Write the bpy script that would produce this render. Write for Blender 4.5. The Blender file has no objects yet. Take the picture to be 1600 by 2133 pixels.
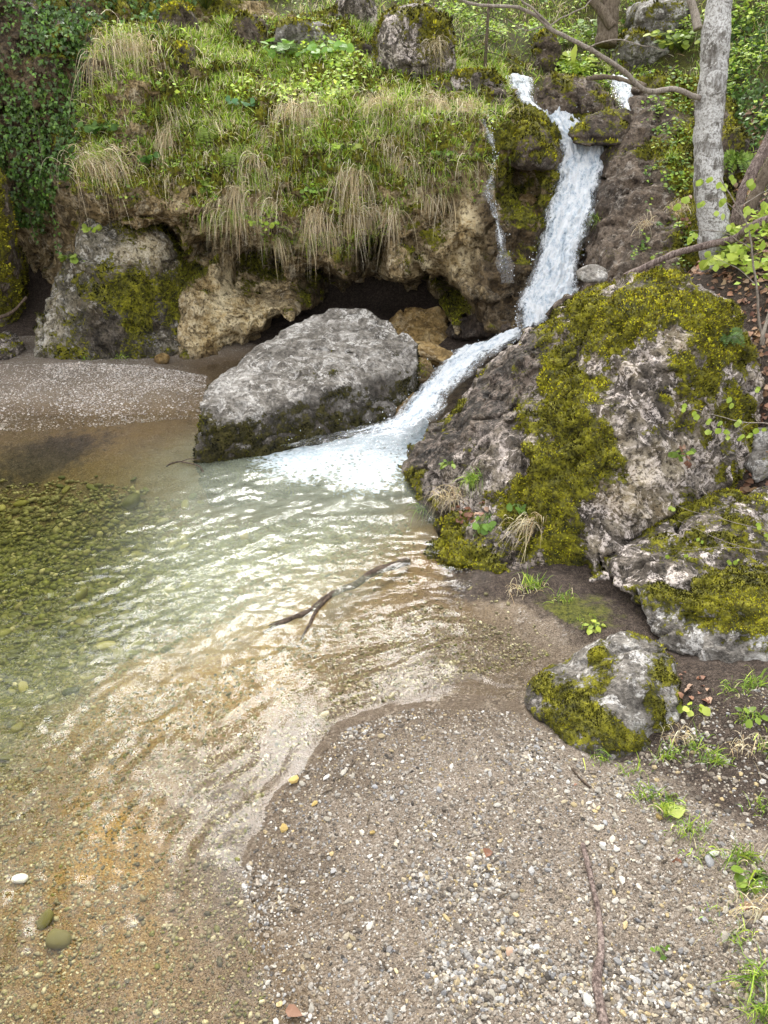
import bpy, bmesh, math, random
import numpy as np
from mathutils import Vector
from mathutils.bvhtree import BVHTree

# ------------------------------------------------------------------ camera, sky, sun, exposure
S = bpy.context.scene
C = S.collection
CAM_H, PITCH, FOC = 3.0, math.radians(30.0), 1602.0      # metres above the pool, degrees down, focal length in photo pixels
cam_d = bpy.data.cameras.new('camera'); cam = bpy.data.objects.new('camera', cam_d); C.objects.link(cam)
cam.location = (0, 0, CAM_H); cam.rotation_euler = (math.pi/2 - PITCH, 0, 0)
cam_d.sensor_fit = 'VERTICAL'; cam_d.sensor_height = 36.0; cam_d.sensor_width = 27.0
cam_d.lens = 36.0*FOC/2133.0; cam_d.clip_end = 500.0; cam_d.clip_start = 0.05
S.camera = cam
S.render.resolution_x, S.render.resolution_y = 768, 1024

SUN_EL, SUN_AZ = math.radians(44), math.radians(351)     # azimuth clockwise from +Y
world = bpy.data.worlds.new('World'); S.world = world; world.use_nodes = True
wt = world.node_tree; wt.nodes.clear()
sky = wt.nodes.new('ShaderNodeTexSky'); sky.sky_type = 'NISHITA'; sky.sun_disc = False
sky.sun_elevation = SUN_EL; sky.sun_rotation = SUN_AZ; sky.dust_density = 3.0; sky.air_density = 1.0; sky.ozone_density = 1.0
hsv = wt.nodes.new('ShaderNodeHueSaturation'); hsv.inputs['Saturation'].default_value = 0.12
bg = wt.nodes.new('ShaderNodeBackground'); bg.inputs['Strength'].default_value = 0.15
wo = wt.nodes.new('ShaderNodeOutputWorld')
wt.links.new(sky.outputs[0], hsv.inputs['Color']); wt.links.new(hsv.outputs[0], bg.inputs['Color']); wt.links.new(bg.outputs[0], wo.inputs['Surface'])
sd = bpy.data.lights.new('sun', 'SUN'); sun = bpy.data.objects.new('sun', sd); C.objects.link(sun)
sd.energy = 0.5; sd.angle = math.radians(21); sd.color = (1.0, 0.95, 0.86)
sun.rotation_euler = (math.pi/2 - SUN_EL, 0, math.pi - SUN_AZ)
S.view_settings.view_transform = 'Standard'; S.view_settings.look = 'None'; S.view_settings.gamma = 1.0
S.view_settings.exposure = 2.48
S.view_settings.use_curve_mapping = False

# ------------------------------------------------------------------ helpers
rng = np.random.default_rng(11)
random.seed(5)
CP, SP = math.cos(PITCH), math.sin(PITCH)
def ray(px, py):
    dx = (px-800.0)/FOC; dy = (1066.5-py)/FOC
    return np.array([dx, CP+dy*SP, -SP+dy*CP])
def at(px, py, Y):                       # point seen at a photo pixel, Y metres out
    d = ray(px, py); return np.array([0, 0, CAM_H]) + d*(Y/d[1])
def gz(px, py, z):                       # point seen at a photo pixel on the level z
    d = ray(px, py); return np.array([0, 0, CAM_H]) + d*((z-CAM_H)/d[2])
def proj(P):                             # photo pixel of world points
    P = np.asarray(P, float); x = P[..., 0]; y = P[..., 1]; z = P[..., 2]-CAM_H
    dep = y*CP - z*SP; up = y*SP + z*CP
    dep = np.maximum(dep, 1e-3)
    return 800+FOC*x/dep, 1066.5-FOC*up/dep
def unit(v):
    v = np.asarray(v, float); return v/np.maximum(np.linalg.norm(v, axis=-1, keepdims=True), 1e-9)
def sstep(a, b, x):
    t = np.clip((x-a)/(b-a), 0, 1); return t*t*(3-2*t)

LAT = np.random.default_rng(3).random((64, 64, 64)).astype(np.float32)*2-1
LF = LAT.ravel()
def vnoise(p):
    p = np.asarray(p, np.float32); i = np.floor(p).astype(np.int32); f = (p-i); f = f*f*f*(f*(f*6-15)+10)
    i0 = i & 63; i1 = (i+1) & 63
    x0 = i0[:, 0]*4096; x1 = i1[:, 0]*4096; y0 = i0[:, 1]*64; y1 = i1[:, 1]*64; z0 = i0[:, 2]; z1 = i1[:, 2]
    fx, fy, fz = f[:, 0], f[:, 1], f[:, 2]
    def l(a, b, t): return a+(b-a)*t
    a = l(l(LF[x0+y0+z0], LF[x1+y0+z0], fx), l(LF[x0+y1+z0], LF[x1+y1+z0], fx), fy)
    b = l(l(LF[x0+y0+z1], LF[x1+y0+z1], fx), l(LF[x0+y1+z1], LF[x1+y1+z1], fx), fy)
    return l(a, b, fz)
ROT = np.array([[0.36, 0.48, -0.8], [-0.8, 0.6, 0.0], [0.48, 0.64, 0.6]], np.float32)
def fbm(p, size, octv=4, gain=0.5, ridged=False, seed=0.0):
    p = np.asarray(p, np.float32)/size + seed*7.31; out = 0; a = 1.0; tot = 0
    for _ in range(octv):
        n = vnoise(p)
        out = out + a*((1-2*np.abs(n)) if ridged else n); tot += a
        a *= gain; p = (p @ ROT.T)*2.03 + 5.7
    return out/tot

class Geo:                                # collects vertices and faces of ONE object
    def __init__(s): s.v = []; s.f = []; s.c = []; s.n = 0; s.at = {}
    def add(s, v, faces, col=None, **attrs):
        v = np.asarray(v, np.float32).reshape(-1, 3)
        for f in (faces if isinstance(faces, (list, tuple)) else [faces]):
            if len(f): s.f.append(np.asarray(f, np.int64)+s.n)
        s.v.append(v)
        c = np.ones((len(v), 3), np.float32) if col is None else np.broadcast_to(np.asarray(col, np.float32), (len(v), 3))
        s.c.append(c)
        for k, a in attrs.items(): s.at.setdefault(k, []).append(np.asarray(a, np.float32))
        s.n += len(v)
    def build(s, name, mat, parent=None, smooth=True):
        me = bpy.data.meshes.new(name); v = np.concatenate(s.v); c = np.concatenate(s.c)
        me.vertices.add(len(v)); me.vertices.foreach_set('co', v.ravel())
        lt = np.concatenate([np.full(len(f), f.shape[1]) for f in s.f]); li = np.concatenate([f.ravel() for f in s.f])
        ls = np.concatenate([[0], np.cumsum(lt)[:-1]])
        me.loops.add(len(li)); me.loops.foreach_set('vertex_index', li.astype(np.int32))
        me.polygons.add(len(lt)); me.polygons.foreach_set('loop_start', ls.astype(np.int32))
        me.polygons.foreach_set('loop_total', lt.astype(np.int32))
        me.polygons.foreach_set('use_smooth', np.full(len(lt), smooth, bool))
        a = me.attributes.new('col', 'FLOAT_COLOR', 'POINT')
        a.data.foreach_set('color', np.concatenate([c, np.ones((len(c), 1), np.float32)], 1).ravel())
        for k, arr in s.at.items():
            b = me.attributes.new(k, 'FLOAT', 'POINT'); b.data.foreach_set('value', np.concatenate(arr))
        me.update(calc_edges=True)
        o = bpy.data.objects.new(name, me); C.objects.link(o)
        if mat: me.materials.append(mat)
        if parent is not None: o.parent = parent
        return o
def tag(o, label=None, cat=None, group=None, kind=None):
    if label: o['label'] = label
    if cat: o['category'] = cat
    if group: o['group'] = group
    if kind: o['kind'] = kind
    return o
def empty(name, loc):
    o = bpy.data.objects.new(name, None); C.objects.link(o); o.location = [float(a) for a in loc]; o.empty_display_size = 0.05
    return o
def offset_geo(g, loc):                   # vertices relative to the thing's base
    g.v = [a-np.asarray(loc, np.float32) for a in g.v]; return g

def vnormals(v, q):
    n = np.zeros_like(v, dtype=np.float64)
    for f in q:
        a = v[f[:, 0]]; b = v[f[:, 1]]; c = v[f[:, 2]]
        fn = np.cross(b-a, c-a)
        for k in range(f.shape[1]): np.add.at(n, f[:, k], fn)
    return unit(n)

def surface_nets(g, lo, res):
    s = g < 0
    nx, ny, nz = g.shape
    cnt = np.zeros((nx-1, ny-1, nz-1), np.int8)
    for dx in (0, 1):
        for dy in (0, 1):
            for dz in (0, 1): cnt += s[dx:nx-1+dx, dy:ny-1+dy, dz:nz-1+dz]
    act = (cnt > 0) & (cnt < 8)
    ci = np.argwhere(act); idx = -np.ones(act.shape, np.int64); idx[act] = np.arange(len(ci))
    acc = np.zeros((len(ci), 3)); num = np.zeros(len(ci))
    cor = [(a, b, c) for a in (0, 1) for b in (0, 1) for c in (0, 1)]
    vals = {k: g[ci[:, 0]+k[0], ci[:, 1]+k[1], ci[:, 2]+k[2]] for k in cor}
    for k in cor:
        for ax in range(3):
            if k[ax] == 0:
                k2 = list(k); k2[ax] = 1; k2 = tuple(k2)
                a, b = vals[k], vals[k2]; m = (a < 0) != (b < 0)
                t = np.where(m, a/np.where(m, a-b, 1), 0)
                p = np.tile(np.array(k, float), (len(ci), 1)); p[:, ax] += t
                acc[m] += p[m]; num[m] += 1
    V = (ci + acc/num[:, None])*res + np.array(lo)
    Q = []
    for ax in range(3):
        sl0 = [slice(None)]*3; sl1 = [slice(None)]*3
        sl0[ax] = slice(0, -1); sl1[ax] = slice(1, None)
        a = s[tuple(sl0)]; b = s[tuple(sl1)]
        e = np.argwhere(a != b); o1, o2 = [(1, 2), (2, 0), (0, 1)][ax]
        ok = (e[:, o1] > 0) & (e[:, o2] > 0) & (e[:, o1] < g.shape[o1]-1) & (e[:, o2] < g.shape[o2]-1); e = e[ok]
        inside = a[e[:, 0], e[:, 1], e[:, 2]]
        def cell(d1, d2):
            c = e.copy(); c[:, o1] -= d1; c[:, o2] -= d2; return idx[c[:, 0], c[:, 1], c[:, 2]]
        q = np.stack([cell(1, 1), cell(0, 1), cell(0, 0), cell(1, 0)], 1)
        q[~inside] = q[~inside][:, ::-1]
        Q.append(q)
    return V, np.concatenate(Q)

def sdf_mesh(lo, hi, res, base, disp, band=0.35):
    lo = np.array(lo, float); hi = np.array(hi, float)
    ax = [np.arange(lo[k], hi[k]+res, res).astype(np.float32) for k in range(3)]
    g = base(ax[0][:, None, None], ax[1][None, :, None], ax[2][None, None, :]).astype(np.float32)
    m = np.abs(g) < band; ii = np.nonzero(m)
    pts = np.stack([ax[0][ii[0]], ax[1][ii[1]], ax[2][ii[2]]], 1)
    g[m] -= disp(pts).astype(np.float32)
    g[0], g[-1], g[:, 0], g[:, -1], g[:, :, 0], g[:, :, -1] = 1, 1, 1, 1, 1, 1
    V, Q = surface_nets(g, lo, res)
    for _ in range(1):                    # one light relax against voxel stepping
        ac = np.zeros_like(V); n = np.zeros(len(V))
        for k in range(4):
            j = Q[:, (k+1) % 4]; np.add.at(ac, Q[:, k], V[j]); np.add.at(n, Q[:, k], 1)
            j = Q[:, (k-1) % 4]; np.add.at(ac, Q[:, k], V[j]); np.add.at(n, Q[:, k], 1)
        V = 0.6*V+0.4*ac/np.maximum(n, 1)[:, None]
    return V, Q

class RBF:
    def __init__(s, P, v, eps=0.1, lam=0.0):
        s.P = np.asarray(P, float); s.e = eps
        K = np.sqrt(((s.P[:, None]-s.P[None])**2).sum(-1)+eps*eps)
        n, d = s.P.shape; A = np.zeros((n+1, n+1)); A[:n, :n] = -K + lam*np.eye(n); A[:n, n] = 1; A[n, :n] = 1
        s.w = np.linalg.solve(A, np.append(np.asarray(v, float), 0))
    def __call__(s, X):
        X = np.asarray(X, np.float32); out = np.full(len(X), s.w[-1], np.float32)
        for p, w in zip(s.P, s.w[:-1]):
            out -= np.float32(w)*np.sqrt(((X-p.astype(np.float32))**2).sum(1)+np.float32(s.e*s.e))
        return out

# ------------------------------------------------------------------ node shorthand
class NT:
    def __init__(s, name):
        s.m = bpy.data.materials.new(name); s.m.use_nodes = True; s.t = s.m.node_tree; s.t.nodes.clear()
        s.out = s.t.nodes.new('ShaderNodeOutputMaterial'); s._pos = None
    def nd(s, typ, **kw):
        n = s.t.nodes.new(typ)
        for k, v in kw.items(): setattr(n, k, v)
        return n
    def set(s, sock, v):
        if isinstance(v, bpy.types.NodeSocket): s.t.links.new(v, sock)
        elif v is not None:
            if hasattr(sock.default_value, '__len__') and not hasattr(v, '__len__'): v = (v,)*len(sock.default_value)
            elif hasattr(sock.default_value, '__len__') and len(sock.default_value) == 4 and len(v) == 3: v = (*v, 1)
            sock.default_value = v
    def pos(s):
        if s._pos is None: s._pos = s.nd('ShaderNodeTexCoord').outputs['Object']
        return s._pos
    def mapping(s, scale, vec=None):
        n = s.nd('ShaderNodeMapping'); s.set(n.inputs['Vector'], vec or s.pos()); n.inputs['Scale'].default_value = scale; return n.outputs[0]
    def noise(s, scale, detail=4, rough=0.55, vec=None, dist=0.0):
        n = s.nd('ShaderNodeTexNoise'); s.set(n.inputs['Vector'], vec or s.pos()); n.inputs['Scale'].default_value = scale
        n.inputs['Detail'].default_value = detail; n.inputs['Roughness'].default_value = rough; n.inputs['Distortion'].default_value = dist
        return n.outputs['Fac']
    def voro(s, scale, out='Distance', feat='F1', vec=None, rand=1.0):
        n = s.nd('ShaderNodeTexVoronoi', feature=feat); s.set(n.inputs['Vector'], vec or s.pos()); n.inputs['Scale'].default_value = scale
        n.inputs['Randomness'].default_value = rand
        return n.outputs[out]
    def math(s, op, a, b=None, c=None, clamp=False):
        n = s.nd('ShaderNodeMath', operation=op, use_clamp=clamp); s.set(n.inputs[0], a); s.set(n.inputs[1], b)
        if c is not None: s.set(n.inputs[2], c)
        return n.outputs[0]
    def rng(s, v, a, b, c=0.0, d=1.0, smooth=True):
        n = s.nd('ShaderNodeMapRange'); n.interpolation_type = 'SMOOTHSTEP' if smooth else 'LINEAR'
        s.set(n.inputs[0], v); 
        for i, x in enumerate((a, b, c, d)): s.set(n.inputs[1+i], x)
        return n.outputs[0]
    def mix(s, f, a, b, mode='MIX'):
        n = s.nd('ShaderNodeMix', data_type='RGBA', blend_type=mode); s.set(n.inputs[0], f); s.set(n.inputs[6], a); s.set(n.inputs[7], b); return n.outputs[2]
    def ramp(s, f, stops):
        n = s.nd('ShaderNodeValToRGB'); s.set(n.inputs[0], f); e = n.color_ramp.elements
        while len(e) < len(stops): e.new(0.5)
        for k, (p, c) in zip(e, stops): k.position = p; k.color = (*c, 1)
        return n.outputs[0]
    def attr(s, name, col=False):
        n = s.nd('ShaderNodeAttribute', attribute_name=name); return n.outputs['Color' if col else 'Fac']
    def bump(s, h, dist, strength=1.0, normal=None):
        n = s.nd('ShaderNodeBump'); s.set(n.inputs['Height'], h); n.inputs['Distance'].default_value = dist; n.inputs['Strength'].default_value = strength
        if normal is not None: s.set(n.inputs['Normal'], normal)
        return n.outputs[0]
    def bsdf(s, col, rough=0.8, normal=None, spec=0.3, **kw):
        n = s.nd('ShaderNodeBsdfPrincipled'); s.set(n.inputs['Base Color'], col); s.set(n.inputs['Roughness'], rough)
        s.set(n.inputs['Specular IOR Level'], spec)
        if normal is not None: s.set(n.inputs['Normal'], normal)
        for k, v in kw.items(): s.set(n.inputs[k.replace('_', ' ')], v)
        return n.outputs[0]
    def mixsh(s, f, a, b):
        n = s.nd('ShaderNodeMixShader'); s.set(n.inputs[0], f); s.t.links.new(a, n.inputs[1]); s.t.links.new(b, n.inputs[2]); return n.outputs[0]
    def end(s, sh): s.t.links.new(sh, s.out.inputs['Surface']); return s.m
# ------------------------------------------------------------------ materials
def rock_mat(name, dark, mid, light, lichen=(0.62, 0.56, 0.5), lich_amt=0.5, pit=0.6, scale=1.0, wet=0.0, moss_lo=(0.03, 0.03, 0.006), moss_hi=(0.30, 0.28, 0.016), stain=0.5):
    n = NT(name)
    a = n.noise(2.4*scale, 3, 0.6); b = n.noise(10*scale, 5, 0.7, dist=0.5); c = n.noise(42*scale, 3, 0.7)
    v = n.voro(17*scale, 'Distance')
    t = n.math('ADD', n.math('MULTIPLY', a, 0.42), n.math('ADD', n.math('MULTIPLY', b, 0.42), n.math('MULTIPLY', c, 0.22)))
    col = n.ramp(t, [(0.42, dark), (0.53, mid), (0.63, light)])
    # pale lichen / weathered flakes
    lm = n.math('MULTIPLY', n.rng(n.noise(6.5*scale, 5, 0.75, dist=0.9), 0.585-0.10*lich_amt, 0.625-0.09*lich_amt), n.rng(c, 0.36, 0.50))
    col = n.mix(n.math('MULTIPLY', lm, min(1, lich_amt*1.3)), col, lichen)
    # dark crust in the pits
    pm = n.rng(n.noise(24*scale, 4, 0.8), 0.52, 0.62)
    col = n.mix(n.math('MULTIPLY', pm, pit), col, tuple(x*0.35 for x in dark))
    # streaky stains running down
    st = n.noise(1.0, 4, 0.65, vec=n.mapping((8*scale, 8*scale, 1.1*scale)))
    col = n.mix(n.math('MULTIPLY', n.rng(st, 0.51, 0.62), stain), col, tuple(x*0.35 for x in mid))
    tn = n.attr('tan')
    col = n.mix(n.math('MULTIPLY', tn, 0.9), col, n.mix(n.math('MULTIPLY', pm, 0.8), n.ramp(t, [(0.40, (0.14, 0.085, 0.03)), (0.47, (0.52, 0.37, 0.16)), (0.56, (0.80, 0.67, 0.42))]), (0.09, 0.055, 0.022)))
    wm = n.attr('wet')
    col = n.mix(n.math('MULTIPLY', wm, 0.85), col, n.mix(1.0, col, (0.15, 0.115, 0.085), 'MULTIPLY'))
    # moss, its extent from the modelled cushions
    mo = n.attr('moss'); mn = n.noise(30, 4, 0.75)
    mf = n.rng(n.math('ADD', mo, n.math('MULTIPLY', n.math('SUBTRACT', mn, 0.5), 1.1)), 0.42, 0.58)
    mc = n.ramp(n.math('ADD', n.math('MULTIPLY', b, 0.65), n.math('MULTIPLY', mn, 0.4)),
                [(0.42, moss_lo), (0.53, tuple((p+q)*0.42 for p, q in zip(moss_lo, moss_hi))), (0.65, moss_hi)])
    col = n.mix(mf, col, mc)
    h = n.math('ADD', n.math('MULTIPLY', b, 0.6), n.math('ADD', n.math('MULTIPLY', c, 0.4), n.math('MULTIPLY', n.rng(v, 0.0, 0.45), 0.2)))
    h = n.math('SUBTRACT', h, n.math('MULTIPLY', pm, 0.10))
    h = n.math('ADD', h, n.math('MULTIPLY', mn, n.math('MULTIPLY', mf, 0.35)))
    nor = n.bump(h, 0.075/scale, 1.0)
    ro = n.math('SUBTRACT', 0.92, n.math('MULTIPLY', n.math('MAXIMUM', wm, wet), n.math('SUBTRACT', 0.34+0.3*wet, n.math('MULTIPLY', mf, 0.3))))
    return n.end(n.bsdf(col, ro, nor, spec=0.35))

def leaf_mat(name, trans=0.35, rough=0.5, var=0.5):
    n = NT(name)
    col = n.attr('col', True)
    r = n.nd('ShaderNodeNewGeometry').outputs['Random Per Island']
    k = n.rng(r, 0, 1, 1-var*0.5, 1+var*0.5, smooth=False)
    h = n.nd('ShaderNodeHueSaturation'); n.set(h.inputs['Value'], k); n.set(h.inputs['Color'], col)
    n.set(h.inputs['Hue'], n.rng(n.math('FRACT', n.math('MULTIPLY', r, 7.13)), 0, 1, 0.485, 0.515, smooth=False))
    d = n.bsdf(h.outputs[0], rough, spec=0.3)
    tr = n.nd('ShaderNodeBsdfTranslucent'); n.set(tr.inputs['Color'], h.outputs[0])
    return n.end(n.mixsh(trans, d, tr.outputs[0]))

def stone_mat(name, stops, rough=0.75, use_obj=False, green=0.0, spec=0.3):
    n = NT(name)
    r = n.nd('ShaderNodeObjectInfo').outputs['Random'] if use_obj else n.nd('ShaderNodeNewGeometry').outputs['Random Per Island']
    col = n.ramp(r, stops)
    r2 = n.math('FRACT', n.math('MULTIPLY', r, 13.7))
    col = n.mix(1.0, col, n.ramp(r2, [(0, (0.62, 0.62, 0.62)), (1, (1.2, 1.2, 1.2))]), 'MULTIPLY')
    sp = n.noise(95, 5, 0.7)
    col = n.mix(1.0, col, n.ramp(sp, [(0.35, (0.6, 0.58, 0.55)), (0.65, (1.15, 1.15, 1.15))]), 'MULTIPLY')
    if green: col = n.mix(n.math('MULTIPLY', n.attr('algae'), green), col, n.ramp(n.noise(30, 4, 0.7), [(0.35, (0.03, 0.035, 0.004)), (0.65, (0.16, 0.16, 0.02))]))
    nor = n.bump(sp, 0.004, 0.6)
    return n.end(n.bsdf(col, rough, nor, spec=spec))

GRAV = [(0.0, (0.057, 0.049, 0.041)), (0.22, (0.180, 0.148, 0.115)), (0.45, (0.295, 0.254, 0.205)), (0.62, (0.410, 0.385, 0.344)), (0.76, (0.180, 0.180, 0.189)), (0.88, (0.377, 0.287, 0.139)), (1.0, (0.590, 0.582, 0.558))]
M = {}
M['limestone'] = rock_mat('limestone_rock', (0.045, 0.036, 0.028), (0.14, 0.115, 0.09), (0.33, 0.28, 0.23), lichen=(0.66, 0.57, 0.51), lich_amt=0.95, pit=0.8)
M['grey_rock'] = rock_mat('grey_rock', (0.09, 0.078, 0.065), (0.24, 0.216, 0.186), (0.46, 0.435, 0.395), lichen=(0.62, 0.59, 0.55), lich_amt=0.6, pit=0.5, stain=0.35)
M['grey_boulder_rock'] = rock_mat('grey_boulder_rock', (0.075, 0.064, 0.052), (0.21, 0.188, 0.16), (0.42, 0.395, 0.36), lichen=(0.58, 0.55, 0.51), lich_amt=0.6, pit=0.5, stain=0.35, moss_lo=(0.016, 0.014, 0.005), moss_hi=(0.10, 0.085, 0.022))  # moss tones darkened to hold the shade of its steep faces
M['buttress_rock'] = rock_mat('buttress_rock', (0.045, 0.038, 0.024), (0.16, 0.14, 0.10), (0.38, 0.34, 0.27), lichen=(0.55, 0.52, 0.46), lich_amt=0.6, pit=0.7, scale=0.9, stain=0.6)
M['cliff_rock'] = rock_mat('tufa_rock', (0.05, 0.034, 0.016), (0.25, 0.175, 0.08), (0.60, 0.46, 0.25), lichen=(0.56, 0.48, 0.34), lich_amt=0.55, pit=0.75, scale=0.9, stain=0.6)
M['brown_rock'] = rock_mat('brown_rock', (0.05, 0.036, 0.027), (0.15, 0.11, 0.078), (0.28, 0.22, 0.165), lichen=(0.45, 0.4, 0.34), lich_amt=0.4, pit=0.6, stain=0.6)
M['ochre_rock'] = rock_mat('ochre_rock', (0.12, 0.07, 0.02), (0.34, 0.22, 0.08), (0.55, 0.41, 0.20), lichen=(0.62, 0.5, 0.32), lich_amt=0.4, pit=0.4, wet=0.7, stain=0.4)
M['leaf'] = leaf_mat('green_leaf', 0.38, 0.45)
M['ivy'] = leaf_mat('ivy_leaf', 0.18, 0.32, 0.7)
M['grass'] = leaf_mat('grass_blade', 0.35, 0.6, 0.6)
M['moss'] = leaf_mat('moss_tuft', 0.30, 0.9, 0.8)
M['dead_leaf'] = leaf_mat('dead_leaf', 0.15, 0.6, 0.6)
M['gravel'] = stone_mat('gravel_stones', GRAV)
M['pebble'] = stone_mat('pebble_stone', [(0.0, (0.30, 0.28, 0.25)), (0.3, (0.5, 0.45, 0.36)), (0.5, (0.55, 0.52, 0.46)), (0.7, (0.34, 0.34, 0.35)), (0.85, (0.48, 0.37, 0.18)), (1.0, (0.66, 0.64, 0.61))], use_obj=True)
M['bar_gravel'] = stone_mat('bar_gravel_stones', [(0.0, (0.22, 0.19, 0.16)), (0.3, (0.46, 0.39, 0.33)), (0.6, (0.54, 0.48, 0.42)), (1.0, (0.66, 0.63, 0.60))])
M['bed_stone'] = stone_mat('bed_stones', [(0, (0.08, 0.07, 0.03)), (0.4, (0.22, 0.19, 0.09)), (0.75, (0.34, 0.30, 0.16)), (1, (0.48, 0.43, 0.27))], rough=0.5, green=1.0)
M['bed_stone_single'] = stone_mat('bed_stone', [(0, (0.05, 0.06, 0.01)), (0.45, (0.13, 0.13, 0.02)), (0.7, (0.19, 0.17, 0.04)), (1, (0.28, 0.25, 0.09))], rough=0.5, use_obj=True)
M['yellow_stone'] = stone_mat('yellow_stone', [(0, (0.42, 0.30, 0.10)), (1, (0.50, 0.36, 0.13))], use_obj=True, rough=0.45)
M['white_stone'] = stone_mat('white_stone', [(0, (0.70, 0.68, 0.60)), (1, (0.80, 0.78, 0.72))], use_obj=True, rough=0.5)

def bark_mat(name, pale, mid, dark, moss=0.0, patch=0.6, sc=1.0):
    n = NT(name)
    p = n.noise(7*sc, 7, 0.72, dist=0.6); q = n.noise(1, 6, 0.7, vec=n.mapping((26*sc, 26*sc, 5*sc))); r = n.noise(60*sc, 4, 0.7)
    col = n.ramp(n.math('ADD', n.math('MULTIPLY', q, 0.7), n.math('MULTIPLY', r, 0.3)), [(0.34, dark), (0.47, mid), (0.64, pale)])
    col = n.mix(n.math('MULTIPLY', n.rng(p, 0.49, 0.51), patch), col, n.ramp(r, [(0.36, tuple(x*1.3 for x in mid)), (0.56, tuple(min(0.75, x*1.2) for x in pale))]))
    col = n.mix(n.rng(n.noise(16*sc, 6, 0.75), 0.63, 0.68), col, tuple(x*0.5 for x in dark))
    ring = n.noise(1, 4, 0.6, vec=n.mapping((3*sc, 3*sc, 38*sc)))
    col = n.mix(n.math('MULTIPLY', n.rng(ring, 0.60, 0.70), 0.5), col, dark)
    if moss:
        mf = n.rng(n.math('ADD', n.attr('moss'), n.math('SUBTRACT', n.noise(20, 5, 0.7), 0.5)), 0.42, 0.6)
        col = n.mix(mf, col, n.ramp(n.noise(50, 4, 0.7), [(0.35, (0.03, 0.03, 0.008)), (0.65, (0.14, 0.12, 0.03))]))
    nor = n.bump(n.math('ADD', n.math('MULTIPLY', q, 0.6), n.math('MULTIPLY', r, 0.4)), 0.02, 0.8)
    return n.end(n.bsdf(col, 0.85, nor, spec=0.2))
M['beech_bark'] = bark_mat('pale_bark', (0.50, 0.49, 0.47), (0.17, 0.155, 0.135), (0.045, 0.036, 0.028), moss=1.0, patch=0.9)
M['dark_bark'] = bark_mat('dark_bark', (0.20, 0.16, 0.12), (0.10, 0.075, 0.05), (0.03, 0.022, 0.016), patch=0.2)
M['twig_bark'] = bark_mat('twig_bark', (0.42, 0.37, 0.31), (0.24, 0.20, 0.16), (0.08, 0.06, 0.05), patch=0.3, sc=3)
M['grey_wood'] = bark_mat('weathered_wood', (0.38, 0.30, 0.26), (0.11, 0.078, 0.066), (0.022, 0.016, 0.015), patch=0.18, sc=2.2)
M['wet_wood'] = bark_mat('wet_wood', (0.15, 0.11, 0.08), (0.06, 0.042, 0.03), (0.016, 0.011, 0.008), patch=0.15, sc=2)

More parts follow.
